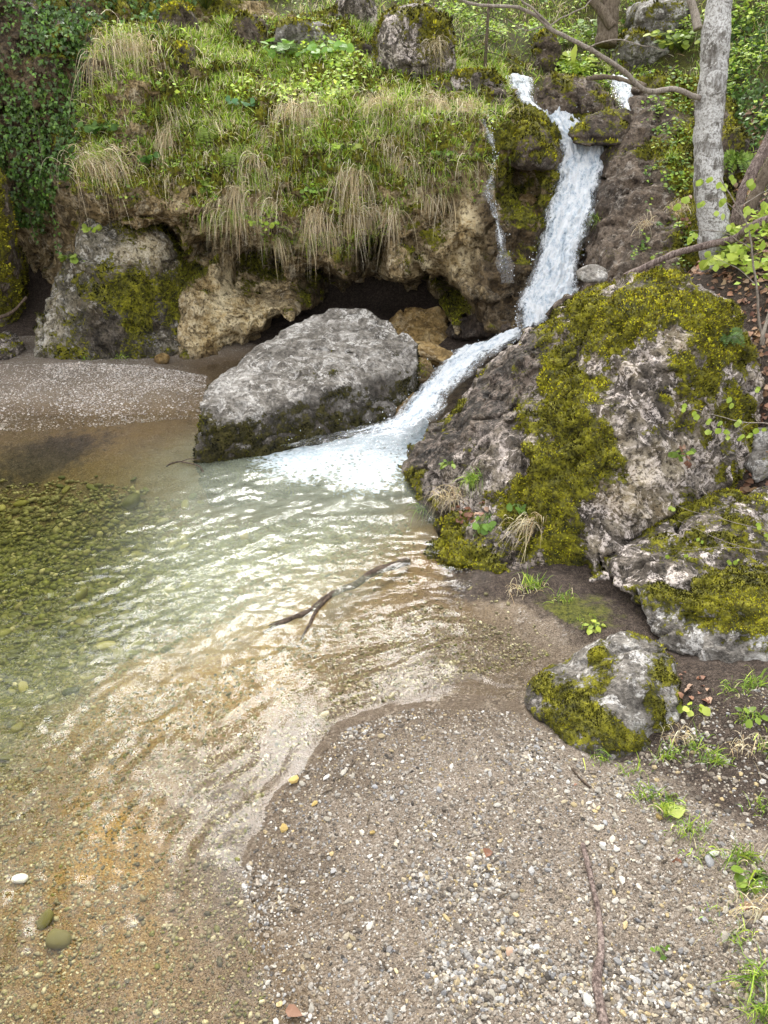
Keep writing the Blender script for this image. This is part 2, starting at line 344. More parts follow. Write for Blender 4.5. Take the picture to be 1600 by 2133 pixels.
def ground_mat():
    n = NT('streambed_ground')
    p = n.pos()
    vc = n.nd('ShaderNodeTexVoronoi'); vc.inputs['Scale'].default_value = 95; n.set(vc.inputs['Vector'], p)
    sep = n.nd('ShaderNodeSeparateColor'); n.set(sep.inputs[0], vc.outputs['Color'])
    v2 = n.nd('ShaderNodeTexVoronoi'); v2.inputs['Scale'].default_value = 210; n.set(v2.inputs['Vector'], p)
    sep2 = n.nd('ShaderNodeSeparateColor'); n.set(sep2.inputs[0], v2.outputs['Color'])
    big = n.noise(2.2, 5, 0.6); mid = n.noise(9, 4, 0.65)
    grains = n.ramp(sep.outputs[0], [(0, (0.082, 0.066, 0.053)), (0.3, (0.172, 0.139, 0.107)), (0.6, (0.230, 0.193, 0.152)), (0.85, (0.312, 0.279, 0.238)), (1, (0.443, 0.418, 0.385))])
    sand = n.ramp(sep2.outputs[0], [(0, (0.098, 0.077, 0.059)), (0.5, (0.180, 0.146, 0.113)), (1, (0.279, 0.238, 0.193))])
    col = n.mix(n.rng(n.math('ADD', mid, n.math('MULTIPLY', big, 0.4)), 0.58, 0.78), grains, sand)
    col = n.mix(1.0, col, n.ramp(big, [(0.3, (0.78, 0.75, 0.72)), (0.7, (1.12, 1.1, 1.08))]), 'MULTIPLY')
    col = n.mix(n.attr('wet'), col, n.mix(1.0, col, (0.62, 0.56, 0.48), 'MULTIPLY'))
    # ochre silt, then green algae, growing on the bed
    och = n.ramp(n.math('ADD', n.math('MULTIPLY', sep2.outputs[0], 0.4), n.math('MULTIPLY', mid, 0.6)), [(0.25, (0.11, 0.052, 0.008)), (0.5, (0.27, 0.15, 0.022)), (0.75, (0.38, 0.26, 0.07))])
    col = n.mix(n.math('MULTIPLY', n.attr('ochre'), n.rng(n.noise(5, 5, 0.7), 0.30, 0.6, 0.45, 1.0)), col, och)
    alg = n.ramp(n.math('ADD', n.math('MULTIPLY', sep.outputs[0], 0.35), n.math('MULTIPLY', n.noise(14, 5, 0.7), 0.65)), [(0.3, (0.022, 0.026, 0.004)), (0.5, (0.085, 0.085, 0.012)), (0.72, (0.22, 0.20, 0.06))])
    col = n.mix(n.rng(n.math('ADD', n.attr('algae'), n.math('SUBTRACT', n.noise(4, 6, 0.7), 0.5)), 0.25, 0.75), col, alg)
    soil = n.ramp(n.math('ADD', n.math('MULTIPLY', n.noise(30, 6, 0.75), 0.7), n.math('MULTIPLY', sep2.outputs[0], 0.25)), [(0.38, (0.022, 0.015, 0.011)), (0.55, (0.075, 0.054, 0.040)), (0.74, (0.16, 0.125, 0.10))])
    col = n.mix(n.rng(n.math('ADD', n.attr('soil'), n.math('MULTIPLY', n.math('SUBTRACT', n.noise(12, 6, 0.7), 0.5), 1.0)), 0.3, 0.7), col, soil)
    mossc = n.ramp(n.noise(40, 5, 0.7), [(0.36, (0.025, 0.03, 0.006)), (0.62, (0.13, 0.13, 0.02))])
    col = n.mix(n.rng(n.math('ADD', n.attr('moss'), n.math('MULTIPLY', n.math('SUBTRACT', n.noise(9, 6, 0.7), 0.5), 0.8)), 0.4, 0.65), col, mossc)
    h = n.math('ADD', n.math('MULTIPLY', n.rng(vc.outputs['Distance'], 0, 0.6, 1, 0), 0.6), n.math('MULTIPLY', n.rng(v2.outputs['Distance'], 0, 0.6, 1, 0), 0.3))
    h = n.math('ADD', h, n.math('MULTIPLY', n.noise(45, 5, 0.7), 0.6))
    nor = n.bump(h, 0.012, 0.9)
    return n.end(n.bsdf(col, n.math('SUBTRACT', 0.9, n.math('MULTIPLY', n.attr('wet'), 0.35)), nor, spec=0.3))
M['ground'] = ground_mat()

def water_mat():
    n = NT('pool_water')
    nz = n.noise(42, 3, 0.6); n2 = n.noise(16, 4, 0.6, dist=0.5)
    nor = n.bump(n.math('ADD', n.math('MULTIPLY', nz, 0.35), n.math('MULTIPLY', n2, 0.65)), 0.005, 0.30)
    tr = n.nd('ShaderNodeBsdfTransparent'); n.set(tr.inputs['Color'], n.mix(n.attr('deep'), (0.99, 0.98, 0.95), (0.84, 0.86, 0.62)))
    gl = n.nd('ShaderNodeBsdfGlossy'); n.set(gl.inputs['Roughness'], 0.03); n.set(gl.inputs['Normal'], nor); n.set(gl.inputs['Color'], (1, 1, 1))
    fr = n.nd('ShaderNodeFresnel'); fr.inputs['IOR'].default_value = 1.175; n.set(fr.inputs['Normal'], nor)
    milk = n.bsdf((0.46, 0.50, 0.37), 0.35, nor, spec=0.5)
    clear = n.mixsh(n.math('MULTIPLY', n.attr('milk'), n.rng(n.noise(5, 5, 0.65, dist=1.0), 0.25, 0.75, 0.55, 1.0)), tr.outputs[0], milk)
    surf = n.mixsh(fr.outputs[0], clear, gl.outputs[0])
    fm = n.attr('foam')
    cells = n.math('ADD', n.math('MULTIPLY', n.noise(7.5, 6, 0.72, dist=1.8), 0.78), n.math('MULTIPLY', n.rng(n.voro(24, 'Distance'), 0.0, 0.7), 0.22))
    ff = n.rng(n.math('ADD', n.math('SUBTRACT', cells, 1.0), n.math('MULTIPLY', fm, 1.15)), -0.02, 0.22)
    white = n.bsdf(n.ramp(n.noise(20, 5, 0.7), [(0.35, (0.40, 0.50, 0.54)), (0.62, (0.74, 0.78, 0.81))]), 0.5, n.bump(cells, 0.05, 0.8), spec=0.4)
    return n.end(n.mixsh(ff, surf, white))
M['water'] = water_mat()

def fall_mat():
    n = NT('white_water')
    fl = n.attr('flow'); cr = n.attr('across')
    vec = n.nd('ShaderNodeCombineXYZ'); n.set(vec.inputs[0], n.math('MULTIPLY', cr, 9.0)); n.set(vec.inputs[1], n.math('MULTIPLY', fl, 2.6)); n.set(vec.inputs[2], 0.0)
    s1 = n.noise(1.6, 6, 0.7, vec=vec.outputs[0], dist=0.8); s2 = n.noise(28, 5, 0.7); s3 = n.noise(75, 3, 0.65)
    t = n.math('ADD', n.math('MULTIPLY', s1, 0.5), n.math('ADD', n.math('MULTIPLY', s2, 0.35), n.math('MULTIPLY', s3, 0.2)))
    col = n.ramp(t, [(0.41, (0.20, 0.28, 0.36)), (0.47, (0.54, 0.62, 0.70)), (0.55, (0.88, 0.90, 0.92))])
    nor = n.bump(t, 0.06, 0.9)
    w = n.bsdf(col, 0.35, nor, spec=0.5)
    tl = n.nd('ShaderNodeBsdfTranslucent'); n.set(tl.inputs['Color'], (0.8, 0.88, 0.95))
    w = n.mixsh(0.2, w, tl.outputs[0])
    tr = n.nd('ShaderNodeBsdfTransparent')
    th = n.attr('thick')
    a = n.rng(n.math('ADD', n.math('MULTIPLY', n.math('SUBTRACT', t, 0.52), 2.2), th), 0.22, 0.75)
    gl = n.nd('ShaderNodeBsdfGlossy'); n.set(gl.inputs['Roughness'], 0.08); n.set(gl.inputs['Normal'], nor)
    thin = n.mixsh(0.12, tr.outputs[0], gl.outputs[0])
    return n.end(n.mixsh(a, thin, w))
M['fall'] = fall_mat()
def drop_mat():
    n = NT('water_drops'); return n.end(n.bsdf((0.82, 0.87, 0.92), 0.25, spec=0.6))
M['drop'] = drop_mat()
# ------------------------------------------------------------------ ground: one sheet from the pool bed to the wooded hill
GP = []                                    # (x, y, z)
def g_px(l):
    for px, py, z in l:
        p = gz(px, py, z); GP.append((p[0], p[1], z))
# gravel beach and its waterline
g_px([(580, 2133, 0), (520, 1950, 0), (500, 1800, 0), (560, 1660, 0), (640, 1585, 0), (720, 1510, 0), (850, 1462, 0), (960, 1440, 0), (1080, 1465, .005),
      (700, 1750, .035), (800, 1930, .05), (900, 1600, .045), (1000, 1520, .035), (1100, 1620, .075), (1000, 2000, .085), (1200, 1800, .12), (1300, 2000, .155), (1100, 2130, .10),
      (700, 2110, .03), (1400, 1850, .19), (1500, 2100, .25), (1300, 1680, .14)])
# dirt bank
g_px([(1450, 1620, .19), (1550, 1640, .24), (1600, 1800, .32), (1600, 1450, .24), (1500, 1480, .18), (1180, 1345, .05), (1080, 1285, .05), (1200, 1290, .12), (1250, 1270, .13), (1330, 1300, .13), (1000, 1215, .03), (1640, 2000, .42)])
# pool bed
g_px([(100, 1200, -.45), (0, 1050, -.36), (300, 1150, -.5), (500, 1060, -.5), (650, 1000, -.45), (1250, 1590, .06), (1390, 1570, .1), (100, 1500, -.24), (400, 1350, -.25), (600, 1250, -.26), (750, 1150, -.28), (250, 1700, -.12),
      (100, 1900, -.13), (400, 1700, -.06), (440, 1900, -.04), (300, 2100, -.07), (100, 2100, -.13), (600, 1480, -.055), (800, 1350, -.055), (900, 1280, -.045), (1000, 1340, -.03), (1080, 1400, -.02),
      (850, 1200, -.06), (0, 930, -.12), (200, 940, -.1), (350, 970, -.18), (0, 862, 0), (150, 862, 0), (300, 860, 0), (420, 852, 0), (100, 805, .09), (250, 805, .10), (350, 805, .07), (440, 770, -.02),
      (150, 760, .10), (0, 765, .10), (300, 765, .07), (-300, 900, .1), (-300, 1200, -.4), (-300, 1700, -.3), (850, 1050, -.2), (-200, 2300, -.2), (300, 2600, -.1), (900, 2700, .06), (1700, 2700, .4)])
for p in [(1.7, 3.8, .1), (2.2, 4.3, .12), (2.5, 3.5, .22), (2.7, 4.6, .25), (3.1, 5.4, .95), (3.0, 6.5, 1.25), (2.6, 7.4, 1.15), (4, 6, 1.75), (4, 8, 2.1), (3.6, 4, .7), (3.2, 3, .5), (3.2, 2, .5), (5, 5, 2.5), (6, 8, 3.6), (1.5, 5.4, .1), (2.2, 5.6, .3), (2.3, 8.0, .5), (3.0, 8.4, 1.0), (3.3, 9.6, 1.5),
          (.3, 6.7, -.05), (.8, 7.4, .1), (1.2, 7.9, .25), (1.75, 8.4, .3), (1.95, 9.2, .8), (2.2, 10.3, 1.9), (2.4, 11, 2.3), (2.7, 12, 2.75), (3.0, 13.2, 3.4),
          (-.9, 7, -.15), (0, 8, 0), (0, 9.6, .12), (0, 10.5, .12), (-1, 10.3, .12), (.8, 10.3, .15), (-.3, 11.1, .5), (.6, 11.1, .5), (-1.2, 11.1, .7), (1, 8.8, .25), (-2, 9.2, .1), (-4, 9, .1), (-3, 10.6, .8), (-5, 10.2, .5), (-5, 8.6, .15), (-6.5, 8.5, .4),
          (-4.5, 11.6, 3.0), (-3, 11.4, 3.0), (-1, 11.5, 3.05), (.5, 11.5, 2.95), (1.5, 11.4, 2.75), (-3.5, 13, 4.1), (-1.5, 13, 3.75), (.5, 13, 3.7), (2, 12.6, 3.2), (3.4, 10.6, 2.3), (3.7, 11.8, 3.0), (4.3, 9.2, 2.3), (5, 10, 3.5),
          (4.5, 12.5, 4.3), (-6, 12, 5), (-3, 15, 5.6), (0, 15, 5.1), (3, 15, 5.0), (6, 14, 6.2), (-8, 10, 5), (-9, 6, 1.2), (-10, 2, .6), (-8, -3, .5), (0, 18, 7.2), (0, 24, 12), (-10, 20, 12), (10, 20, 13), (0, 45, 30), (-25, 40, 30), (25, 40, 30),
          (-25, 10, 16), (25, 10, 16), (12, 3, 5.5), (12, -6, 4), (25, -10, 10), (-25, -10, 8), (0, -4, -.1), (0, -12, -.3), (-4, -8, -.3), (4, -4, .5), (5, 0, 1.2), (0, -40, 1), (-30, -40, 12), (30, -40, 12)]: GP.append(p)
GP = np.array(GP)
ground_rbf = RBF(GP[:, :2], GP[:, 2], 0.06)
def grade(stops):                          # [(pos, step)...] -> coordinates with growing steps
    out = [stops[0][0]]
    for (a, st), (b, _) in zip(stops[:-1], stops[1:]):
        n = max(1, int(round((b-a)/st))); out += list(a+(np.arange(1, n+1)/n)*(b-a))
    return np.array(out)
gx = grade([(-60, 6), (-30, 2), (-12, .5), (-6, .06), (-3.6, .025), (3.6, .06), (6, .5), (12, 2), (30, 6), (60, 1)])
gy = grade([(-50, 5), (-15, 1), (0, .2), (1.2, .016), (4.6, .028), (7.5, .05), (14.5, .4), (20, 2), (40, 6), (70, 1)])
GX, GY = np.meshgrid(gx, gy, indexing='ij')
XY = np.stack([GX.ravel(), GY.ravel()], 1)
Z0 = ground_rbf(XY)
P3 = np.concatenate([XY, np.zeros((len(XY), 1))], 1)
near = sstep(14, 7, XY[:, 1])
gpx, gpy = proj(np.concatenate([XY, Z0[:, None]], 1))
def px_field(l, z=0.0, eps=0.15):
    pts = np.array([gz(a, b, z)[:2] for a, b, _ in l]); return RBF(pts, [c for _, _, c in l], eps, -0.02)
soilF = px_field([(1230, 1600, 0), (1330, 1700, 0), (1450, 1800, .1), (1540, 1900, .15), (1600, 2130, .1), (1180, 1420, 0), (1160, 1360, .2), (1100, 1310, .2), (1040, 1270, .4), (1000, 1225, .9), (1150, 1270, 1), (1250, 1300, 1), (1330, 1590, .8), (1420, 1620, 1),
                  (1500, 1700, 1), (1600, 1780, 1), (1600, 1500, 1), (1480, 1450, 1), (900, 1500, 0), (800, 2000, 0), (1300, 2000, 0), (200, 1500, 0), (500, 1100, 0), (200, 800, 0), (700, 1000, 0), (0, 1900, 0), (120, 912, .8), (50, 928, .75), (220, 895, .45), (330, 900, .05), (150, 965, 0), (150, 872, .0), (0, 880, .1), (900, 1180, .3), (1620, 1960, .5), (1700, 2200, .6)])
algF = px_field([(50, 1050, .85), (150, 1150, 1), (60, 1250, 1), (300, 1100, .9), (400, 1060, .75), (250, 1200, .8), (500, 1100, .35), (600, 1050, .4), (20, 1400, .7), (150, 1330, .6), (80, 1560, .25), (250, 1350, .2), (350, 1250, .4), (200, 1000, .5), (400, 1000, .3), (0, 960, .2), (200, 900, 0),
                 (200, 1500, .05), (300, 1450, 0), (500, 1350, 0), (700, 1250, 0), (600, 1500, 0), (300, 1700, 0), (100, 1800, .05), (100, 2050, .12), (300, 2000, 0), (600, 1900, 0), (900, 1600, 0), (1200, 1900, 0), (1000, 1300, 0), (200, 800, 0), (750, 1050, .3), (-300, 1300, .8), (-300, 1900, .2), (800, 1150, .15)])
ochF = px_field([(150, 1600, .55), (200, 1700, .95), (100, 1700, .6), (250, 1800, .8), (130, 1830, .7), (450, 1400, .9), (300, 1400, .8), (600, 1290, .8), (620, 1220, .75), (700, 1200, .6), (520, 1450, .6), (750, 1350, .25), (400, 1550, .3), (350, 1650, .35), (400, 1800, .2), (500, 1900, .1), (50, 1950, .5),
                 (200, 2000, .55), (80, 2100, .35), (300, 2100, .35), (650, 1500, .05), (700, 1700, 0), (900, 1500, 0), (1000, 1350, .05), (1200, 1700, 0), (300, 1150, .2), (100, 1400, .5), (500, 1150, .5), (200, 920, .35), (350, 960, .3), (200, 800, 0), (1000, 1900, 0), (-200, 1900, .5), (800, 1250, .35), (850, 1150, .5)])
front = XY[:, 1] < np.where(XY[:, 0] < -1.0, 9.3, 8.4)
soil = np.where(front, soilF(XY), 1.0); alg = np.where(front, algF(XY), 0); och = np.where(front, ochF(XY), 0)
hillsoil = np.maximum(sstep(2.0, 2.5, XY[:, 0]), sstep(0, .6, XY[:, 1]-np.where(XY[:, 0] < -1.0, 9.0, 8.4))); hillsoil = np.where(XY[:, 1] < 4.2, sstep(2.6, 3.2, XY[:, 0]), hillsoil)
soil = np.clip(np.maximum(soil, hillsoil), 0, 1)
rel = sstep(0.2, 0.9, soil)
fb = fbm(P3, 0.5, 4, seed=1); fs = fbm(P3, 0.12, 3, seed=2)
Z = Z0 + near*(fb*(0.012+0.05*rel) + fs*(0.006+0.022*rel)) + (1-near)*fbm(P3, 1.4, 4, seed=4)*0.22
Z += sstep(-.1, -.3, Z0)*fbm(P3, .22, 2, seed=6)*0.03*near
# trampled hollows on the beach
Z -= np.clip(fbm(P3, .35, 2, seed=8)-.15, 0, 1)*0.03*near*(Z0 > 0.02)
wetg = np.where(front, sstep(.055, .005, Z + .012*fbm(P3, .3, 3, seed=9)), 0)
mossg = np.where(front, np.where(soil > .6, .30, 0)*1.0, .55) + 0.0
mpx = (gpx > 1080) & (gpx < 1330) & (gpy > 1200) & (gpy < 1330); mossg = mossg+.42*np.exp(-((gpx-1200)/90)**2-((gpy-1275)/38)**2)*(Z0 > .03)
mossg = np.where((XY[:, 1] > 8.0) & (XY[:, 1] < 11.2) & (Z0 < 1.0) & (XY[:, 0] < 2), .12, mossg)
litter = (XY[:, 0] > 2.0) & (XY[:, 1] > 4.5) & (XY[:, 1] < 9.5); mossg = np.where(litter, .3, mossg)
nX, nY = len(gx), len(gy); I = np.arange(nX*nY).reshape(nX, nY)
GQ = np.stack([I[:-1, :-1].ravel(), I[1:, :-1].ravel(), I[1:, 1:].ravel(), I[:-1, 1:].ravel()], 1)
GV = np.stack([XY[:, 0], XY[:, 1], Z], 1)
g = Geo(); g.add(GV, [GQ], wet=wetg, soil=soil, algae=np.clip(alg, 0, 1), ochre=np.clip(och, 0, 1), moss=mossg)
ground = tag(g.build('ground', M['ground']), kind='structure')
def ground_z(x, y):                        # bilinear on the built sheet
    x = np.asarray(x, float); y = np.asarray(y, float)
    i = np.clip(np.searchsorted(gx, x)-1, 0, nX-2); j = np.clip(np.searchsorted(gy, y)-1, 0, nY-2)
    fx = np.clip((x-gx[i])/(gx[i+1]-gx[i]), 0, 1); fy = np.clip((y-gy[j])/(gy[j+1]-gy[j]), 0, 1); ZZ = Z.reshape(nX, nY)
    return (ZZ[i, j]*(1-fx)+ZZ[i+1, j]*fx)*(1-fy)+(ZZ[i, j+1]*(1-fx)+ZZ[i+1, j+1]*fx)*fy

# ------------------------------------------------------------------ rocks
ROCKS = {}
def finish_rock(name, V, Q, mat, label, cat, moss_fn, spots=(), tan=None, wet=None, moss_h=0.018, group=None, parent=None):
    N = vnormals(V, [Q]); bvh = None
    m = moss_fn(V, N)
    def paint(arr, sp):
        nonlocal bvh
        if len(sp) == 0: return arr
        if bvh is None: bvh = BVHTree.FromPolygons(V.tolist(), Q.tolist())
        for (px, py, r, w) in sp:
            d = unit(ray(px, py)); h = bvh.ray_cast(Vector((0, 0, CAM_H)), Vector(d))
            if h[0] is None: continue
            q = np.exp(-((V-np.array(h[0]))**2).sum(1)/(r*r)); arr = arr + w*q
        return arr
    m = paint(m, spots)
    wob = fbm(V, 0.16, 4, seed=21)*0.35
    t = np.clip(paint(np.zeros(len(V)), tan or []) + (wob if tan else 0), 0, 1); w = np.clip(paint(np.zeros(len(V)), wet or []) + (wob if wet else 0), 0, 1)
    if V[:, 2].min() < 0.25: w = np.maximum(w, sstep(.14, .03, V[:, 2])*0.9*(V[:, 1] < 9))
    m = np.clip(m + .20*fbm(V, .07, 3, seed=23) + .12*fbm(V, .15, 2, seed=24), 0, 1)
    lift = sstep(.42, .75, m)*moss_h*(0.55+0.9*np.clip(fbm(V, .05, 3, seed=31), -0.5, 1))
    V = V + N*lift[:, None]
    base = np.array([V[:, 0].mean(), V[:, 1].mean(), V[:, 2].min()])
    g = Geo(); g.add(V-base, [Q], moss=m, tan=t, wet=w); o = g.build(name, mat); o.location = base.tolist()
    tag(o, label, cat, group)
    ROCKS[name if name not in ROCKS else o.name] = dict(o=o, V=V, Q=Q, N=N, m=m, base=base)
    o['_k'] = 1; del o['_k']
    return o
def planes_of(pts):
    bm = bmesh.new()
    for p in pts: bm.verts.new([float(a) for a in p])
    bmesh.ops.convex_hull(bm, input=bm.verts)
    c = np.mean(np.asarray(pts), 0); out = []
    for f in bm.faces:
        f.normal_update(); n = np.array(f.normal); d = n @ np.array(f.verts[0].co)
        if n @ c > d: n, d = -n, -d
        if not any(n @ m > .985 and abs(d-e) < .05 for m, e in out): out.append((n, d))
    bm.free(); return out
def hull_sdf(hulls, k):
    pl = [planes_of(h) for h in hulls]
    def f(x, y, z):
        res = None
        for ps in pl:
            acc = 0.0; 
            for n, d in ps:
                acc = acc + np.exp(np.clip((np.float32(n[0])*x+np.float32(n[1])*y+np.float32(n[2])*z-np.float32(d))/np.float32(k), -30, 30))
            s = np.float32(k)*np.log(acc) - np.float32(k*.55)
            if res is None: res = s
            else:
                h = np.clip(0.5+0.5*(res-s)/(2*k), 0, 1); res = res*(1-h)+s*h-2*k*h*(1-h)
        return res
    return f
def std_disp(a, seed, strat=None):
    def d(p):
        o = a*(0.9*fbm(p, .55, 3, seed=seed) + 0.75*fbm(p, .2, 3, ridged=True, seed=seed+1) + 0.42*fbm(p, .065, 3, seed=seed+2)) - 0.05*a
        cr = 1-np.abs(vnoise(p/np.float32(.42)+np.float32(seed))); cr2 = 1-np.abs(vnoise((p@ROT.T)/np.float32(.23)+np.float32(seed*2)))
        o = o - a*.75*sstep(.90, .985, cr) - a*.4*sstep(.91, .985, cr2)
        if strat is not None:
            s = p @ np.asarray(strat, np.float32) + 0.06*fbm(p, .5, 2, seed=seed+3)
            o = o + a*0.35*np.sin(s)*fbm(p, .4, 2, seed=seed+5)
        return o
    return d
def std_moss(up=0.6, amt=0.0, size=.35, seed=5):
    def f(V, N): return 0.42 + amt + up*(N[:, 2]-0.35)*0.5 + 0.55*fbm(V, size, 4, seed=seed)
    return f
def boulder(name, hulls, res, mat, label, cat='boulder', k=.05, amp=.06, seed=1, moss=None, spots=(), tan=None, wet=None, group=None, strat=None, moss_h=.018):
    if np.ndim(hulls[0]) == 1: hulls = [hulls]
    allp = np.concatenate([np.asarray(h) for h in hulls]); pad = amp*2+k*1.5+.05
    V, Q = sdf_mesh(allp.min(0)-pad, allp.max(0)+pad, res, hull_sdf(hulls, k), std_disp(amp, seed, strat))
    return finish_rock(name, V, Q, M[mat], label, cat, moss or std_moss(), spots, tan, wet, moss_h, group)
def blob_pts(x0, y0, x1, y1, Y, deep, seed, sink=.25):           # an irregular stone filling a photo rectangle at distance Y
    r = np.random.default_rng(seed); P = []
    cx, cy = (x0+x1)/2, (y0+y1)/2
    for i in range(9):
        a = 2*math.pi*(i+r.uniform(-.25, .25))/9; rx = (x1-x0)/2*(r.uniform(.86, 1.04)); ry = (y1-y0)/2*(r.uniform(.86, 1.04))
        P.append(at(cx+rx*math.cos(a), cy+ry*math.sin(a), Y))
    c = at(cx, cy, Y)
    for i in range(6):
        a = 2*math.pi*i/6; w = (x1-x0)/FOC*Y*.33; h = (y1-y0)/FOC*Y*.33
        P.append(c+np.array([w*math.cos(a)*r.uniform(.6, 1), -deep*.45*r.uniform(.7, 1), h*math.sin(a)-h*.15])); P.append(c+np.array([w*1.1*math.cos(a), deep*.6, h*math.sin(a)*1.1]))
    lo = at(cx, y1, Y); P.append(lo+[-(x1-x0)/FOC*Y*.42, 0, -sink]); P.append(lo+[(x1-x0)/FOC*Y*.42, 0, -sink])
    return P
def pts(l): return [at(*p) for p in l]

# the overhanging tufa cliff: depth field over (x, z) from surveyed points
CL = [(400, 745, 8.75), (330, 750, 8.9), (450, 705, 8.95), (500, 640, 9.15), (420, 600, 9.15), (560, 655, 9.25), (620, 645, 9.5), (600, 570, 9.6), (450, 545, 9.45), (400, 515, 9.5), (480, 740, 9.1), (530, 735, 9.6),
      (430, 500, 10.1), (520, 528, 10.5), (600, 548, 10.5), (650, 560, 10.6), (680, 595, 10.6), (660, 630, 10.3), (760, 515, 10.4), (790, 500, 10.5), (780, 625, 11.2), (880, 622, 11.2), (710, 625, 10.8), (930, 612, 10.8), (580, 520, 10.1), (370, 490, 9.8), (860, 600, 11.0), (740, 605, 10.9),
      (360, 455, 8.95), (440, 470, 8.9), (540, 495, 8.92), (640, 520, 8.92), (720, 530, 8.98), (700, 505, 8.95), (740, 478, 9.05), (280, 450, 8.85), (200, 440, 8.8),
      (800, 540, 9.3), (740, 550, 9.6), (840, 500, 9.15), (860, 540, 9.2), (800, 555, 9.4), (900, 555, 9.1), (760, 590, 11.3), (820, 592, 11.3), (880, 592, 11.2), (930, 590, 10.6), (680, 612, 11), (640, 600, 10.8),
      (890, 440, 9.0), (960, 450, 8.95), (900, 520, 9.05), (970, 560, 8.95), (965, 610, 8.95), (1000, 500, 8.85), (935, 430, 9.25), (920, 400, 9.0),
      (1040, 560, 8.75), (1050, 640, 8.6), (1000, 660, 8.75), (950, 675, 8.9), (1075, 690, 8.5), (1080, 500, 8.95), (1100, 440, 9.2), (1125, 390, 9.5),
      (1085, 400, 9.9), (1070, 365, 9.9), (1030, 450, 8.85), (1030, 350, 9.0),
      (200, 400, 8.75), (300, 390, 8.85), (400, 400, 8.9), (500, 400, 8.9), (600, 420, 8.9), (700, 420, 8.9), (800, 420, 8.92), (880, 370, 8.95), (980, 390, 8.9), (810, 470, 8.95),
      (250, 300, 9.0), (330, 270, 9.25), (400, 300, 9.1), (550, 300, 9.1), (700, 300, 9.1), (850, 300, 9.1), (1000, 290, 9.1), (1055, 290, 9.25),
      (400, 200, 9.5), (550, 220, 9.5), (700, 220, 9.5), (850, 215, 9.5), (1000, 225, 9.5), (1050, 210, 9.9), (250, 200, 9.1), (190, 200, 9.4), (290, 130, 9.3), (230, 120, 9.3),
      (500, 130, 10.5), (650, 130, 10.6), (800, 150, 10.5), (950, 175, 10.4), (380, 100, 9.9), (260, 75, 9.6), (300, 50, 10.4), (600, 95, 11.4), (800, 110, 11.4), (420, 60, 10.8), (1000, 160, 11.2),
      (1125, 235, 10.4), (1180, 238, 10.6), (1230, 240, 10.6), (1180, 330, 10.2), (1190, 420, 9.75), (1170, 500, 9.4), (1150, 600, 8.95), (1120, 650, 8.8), (1260, 400, 9.9), (1300, 500, 9.4), (1240, 300, 10.4), (1100, 195, 11.8), (1200, 200, 12.2), (1280, 210, 12.2), (1300, 150, 12.6), (1350, 300, 11.5), (1100, 150, 12),
      (100, 300, 9.5), (50, 420, 9.7), (0, 200, 9.5), (120, 100, 9.5), (50, 50, 9.7), (20, 620, 10.4), (100, 500, 10.1), (60, 660, 10.2), (130, 430, 9.4), (0, 500, 10.4), (160, 220, 9.5), (180, 40, 9.9), (-150, 300, 9.3), (-150, 600, 9.6), (-200, 0, 9.5), (150, 600, 9.6), (250, 650, 9.4), (300, 550, 9.5)]
clP = np.array([at(*p) for p in CL]); cl_rbf = RBF(clP[:, [0, 2]], clP[:, 1], 0.09)
def cliff_base(x, y, z):
    xs, zs = x.ravel(), z.ravel(); A, B = np.meshgrid(xs, zs, indexing='ij')
    F = cl_rbf(np.stack([A.ravel(), B.ravel()], 1)).reshape(A.shape)
    gxx, gzz = np.gradient(F, xs, zs); nrm = np.sqrt(1+gxx**2+gzz**2)
    d = (F[:, None, :]-y)/np.minimum(nrm, 3.0)[:, None, :]
    return np.maximum(d, y-12.2)
def cliff_disp(p):
    o = 0.13*fbm(p, .8, 3, seed=40) + 0.12*fbm(p, .28, 3, ridged=True, seed=41) + 0.075*fbm(p, .09, 3, seed=42)
    hole = np.clip(fbm(p, .24, 2, seed=44)-.36, 0, 1)*0.45*(p[:, 2] < 2.0)
    cr = 1-np.abs(vnoise(p/np.float32(.5)+np.float32(9.3))); cr2 = 1-np.abs(vnoise((p@ROT.T)/np.float32(.26)+np.float32(4.4)))
    return o - hole - 0.03 - .07*sstep(.90, .985, cr) - .045*sstep(.90, .985, cr2)
V, Q = sdf_mesh((-5.6, 8.1, -.35), (2.9, 11.9, 3.75), .029, cliff_base, cliff_disp, 0.5)
cpx, cpy = proj(V)
def cliff_moss(V, N):
    m = .34 + .30*(N[:, 2]-.1) + .7*fbm(V, .45, 4, seed=45)
    m += .35*sstep(1.4, 2.2, V[:, 2])
    m -= .35*sstep(.1, -.5, N[:, 2])
    return m
SP_TAN = [(960, 480, .25, .9), (970, 560, .25, .8), (860, 430, .2, .5), (880, 560, .25, .6), (980, 440, .15, .5), (480, 640, .35, 1.0), (440, 720, .25, 1.0), (540, 650, .25, .9), (420, 590, .3, .6), (400, 480, .2, .3), (370, 415, .12, .5), (870, 540, .2, .5), (900, 640, .2, .5), (800, 560, .15, .5), (1100, 430, .15, .6), (500, 590, .3, .6), (700, 700, .2, .8)]
SP_WET_DARK = [(80, 150, .8, .85), (80, 300, .7, .85), (60, 40, .6, .85), (150, 60, .5, .6), (250, 380, .3, .5), (850, 500, .15, .5), (700, 470, .3, .5), (1010, 420, .12, .6), (1030, 560, .35, 1.0), (1060, 640, .3, 1.0), (1020, 450, .2, .8), (1090, 500, .3, 1), (1130, 450, .3, 1), (1000, 670, .3, 1.0), (1030, 350, .15, .7), (680, 600, .5, .8), (560, 540, .3, .5), (300, 700, .4, .4)]  # darkens the ivy wall and cave mouth, plus wet rock beside the fall
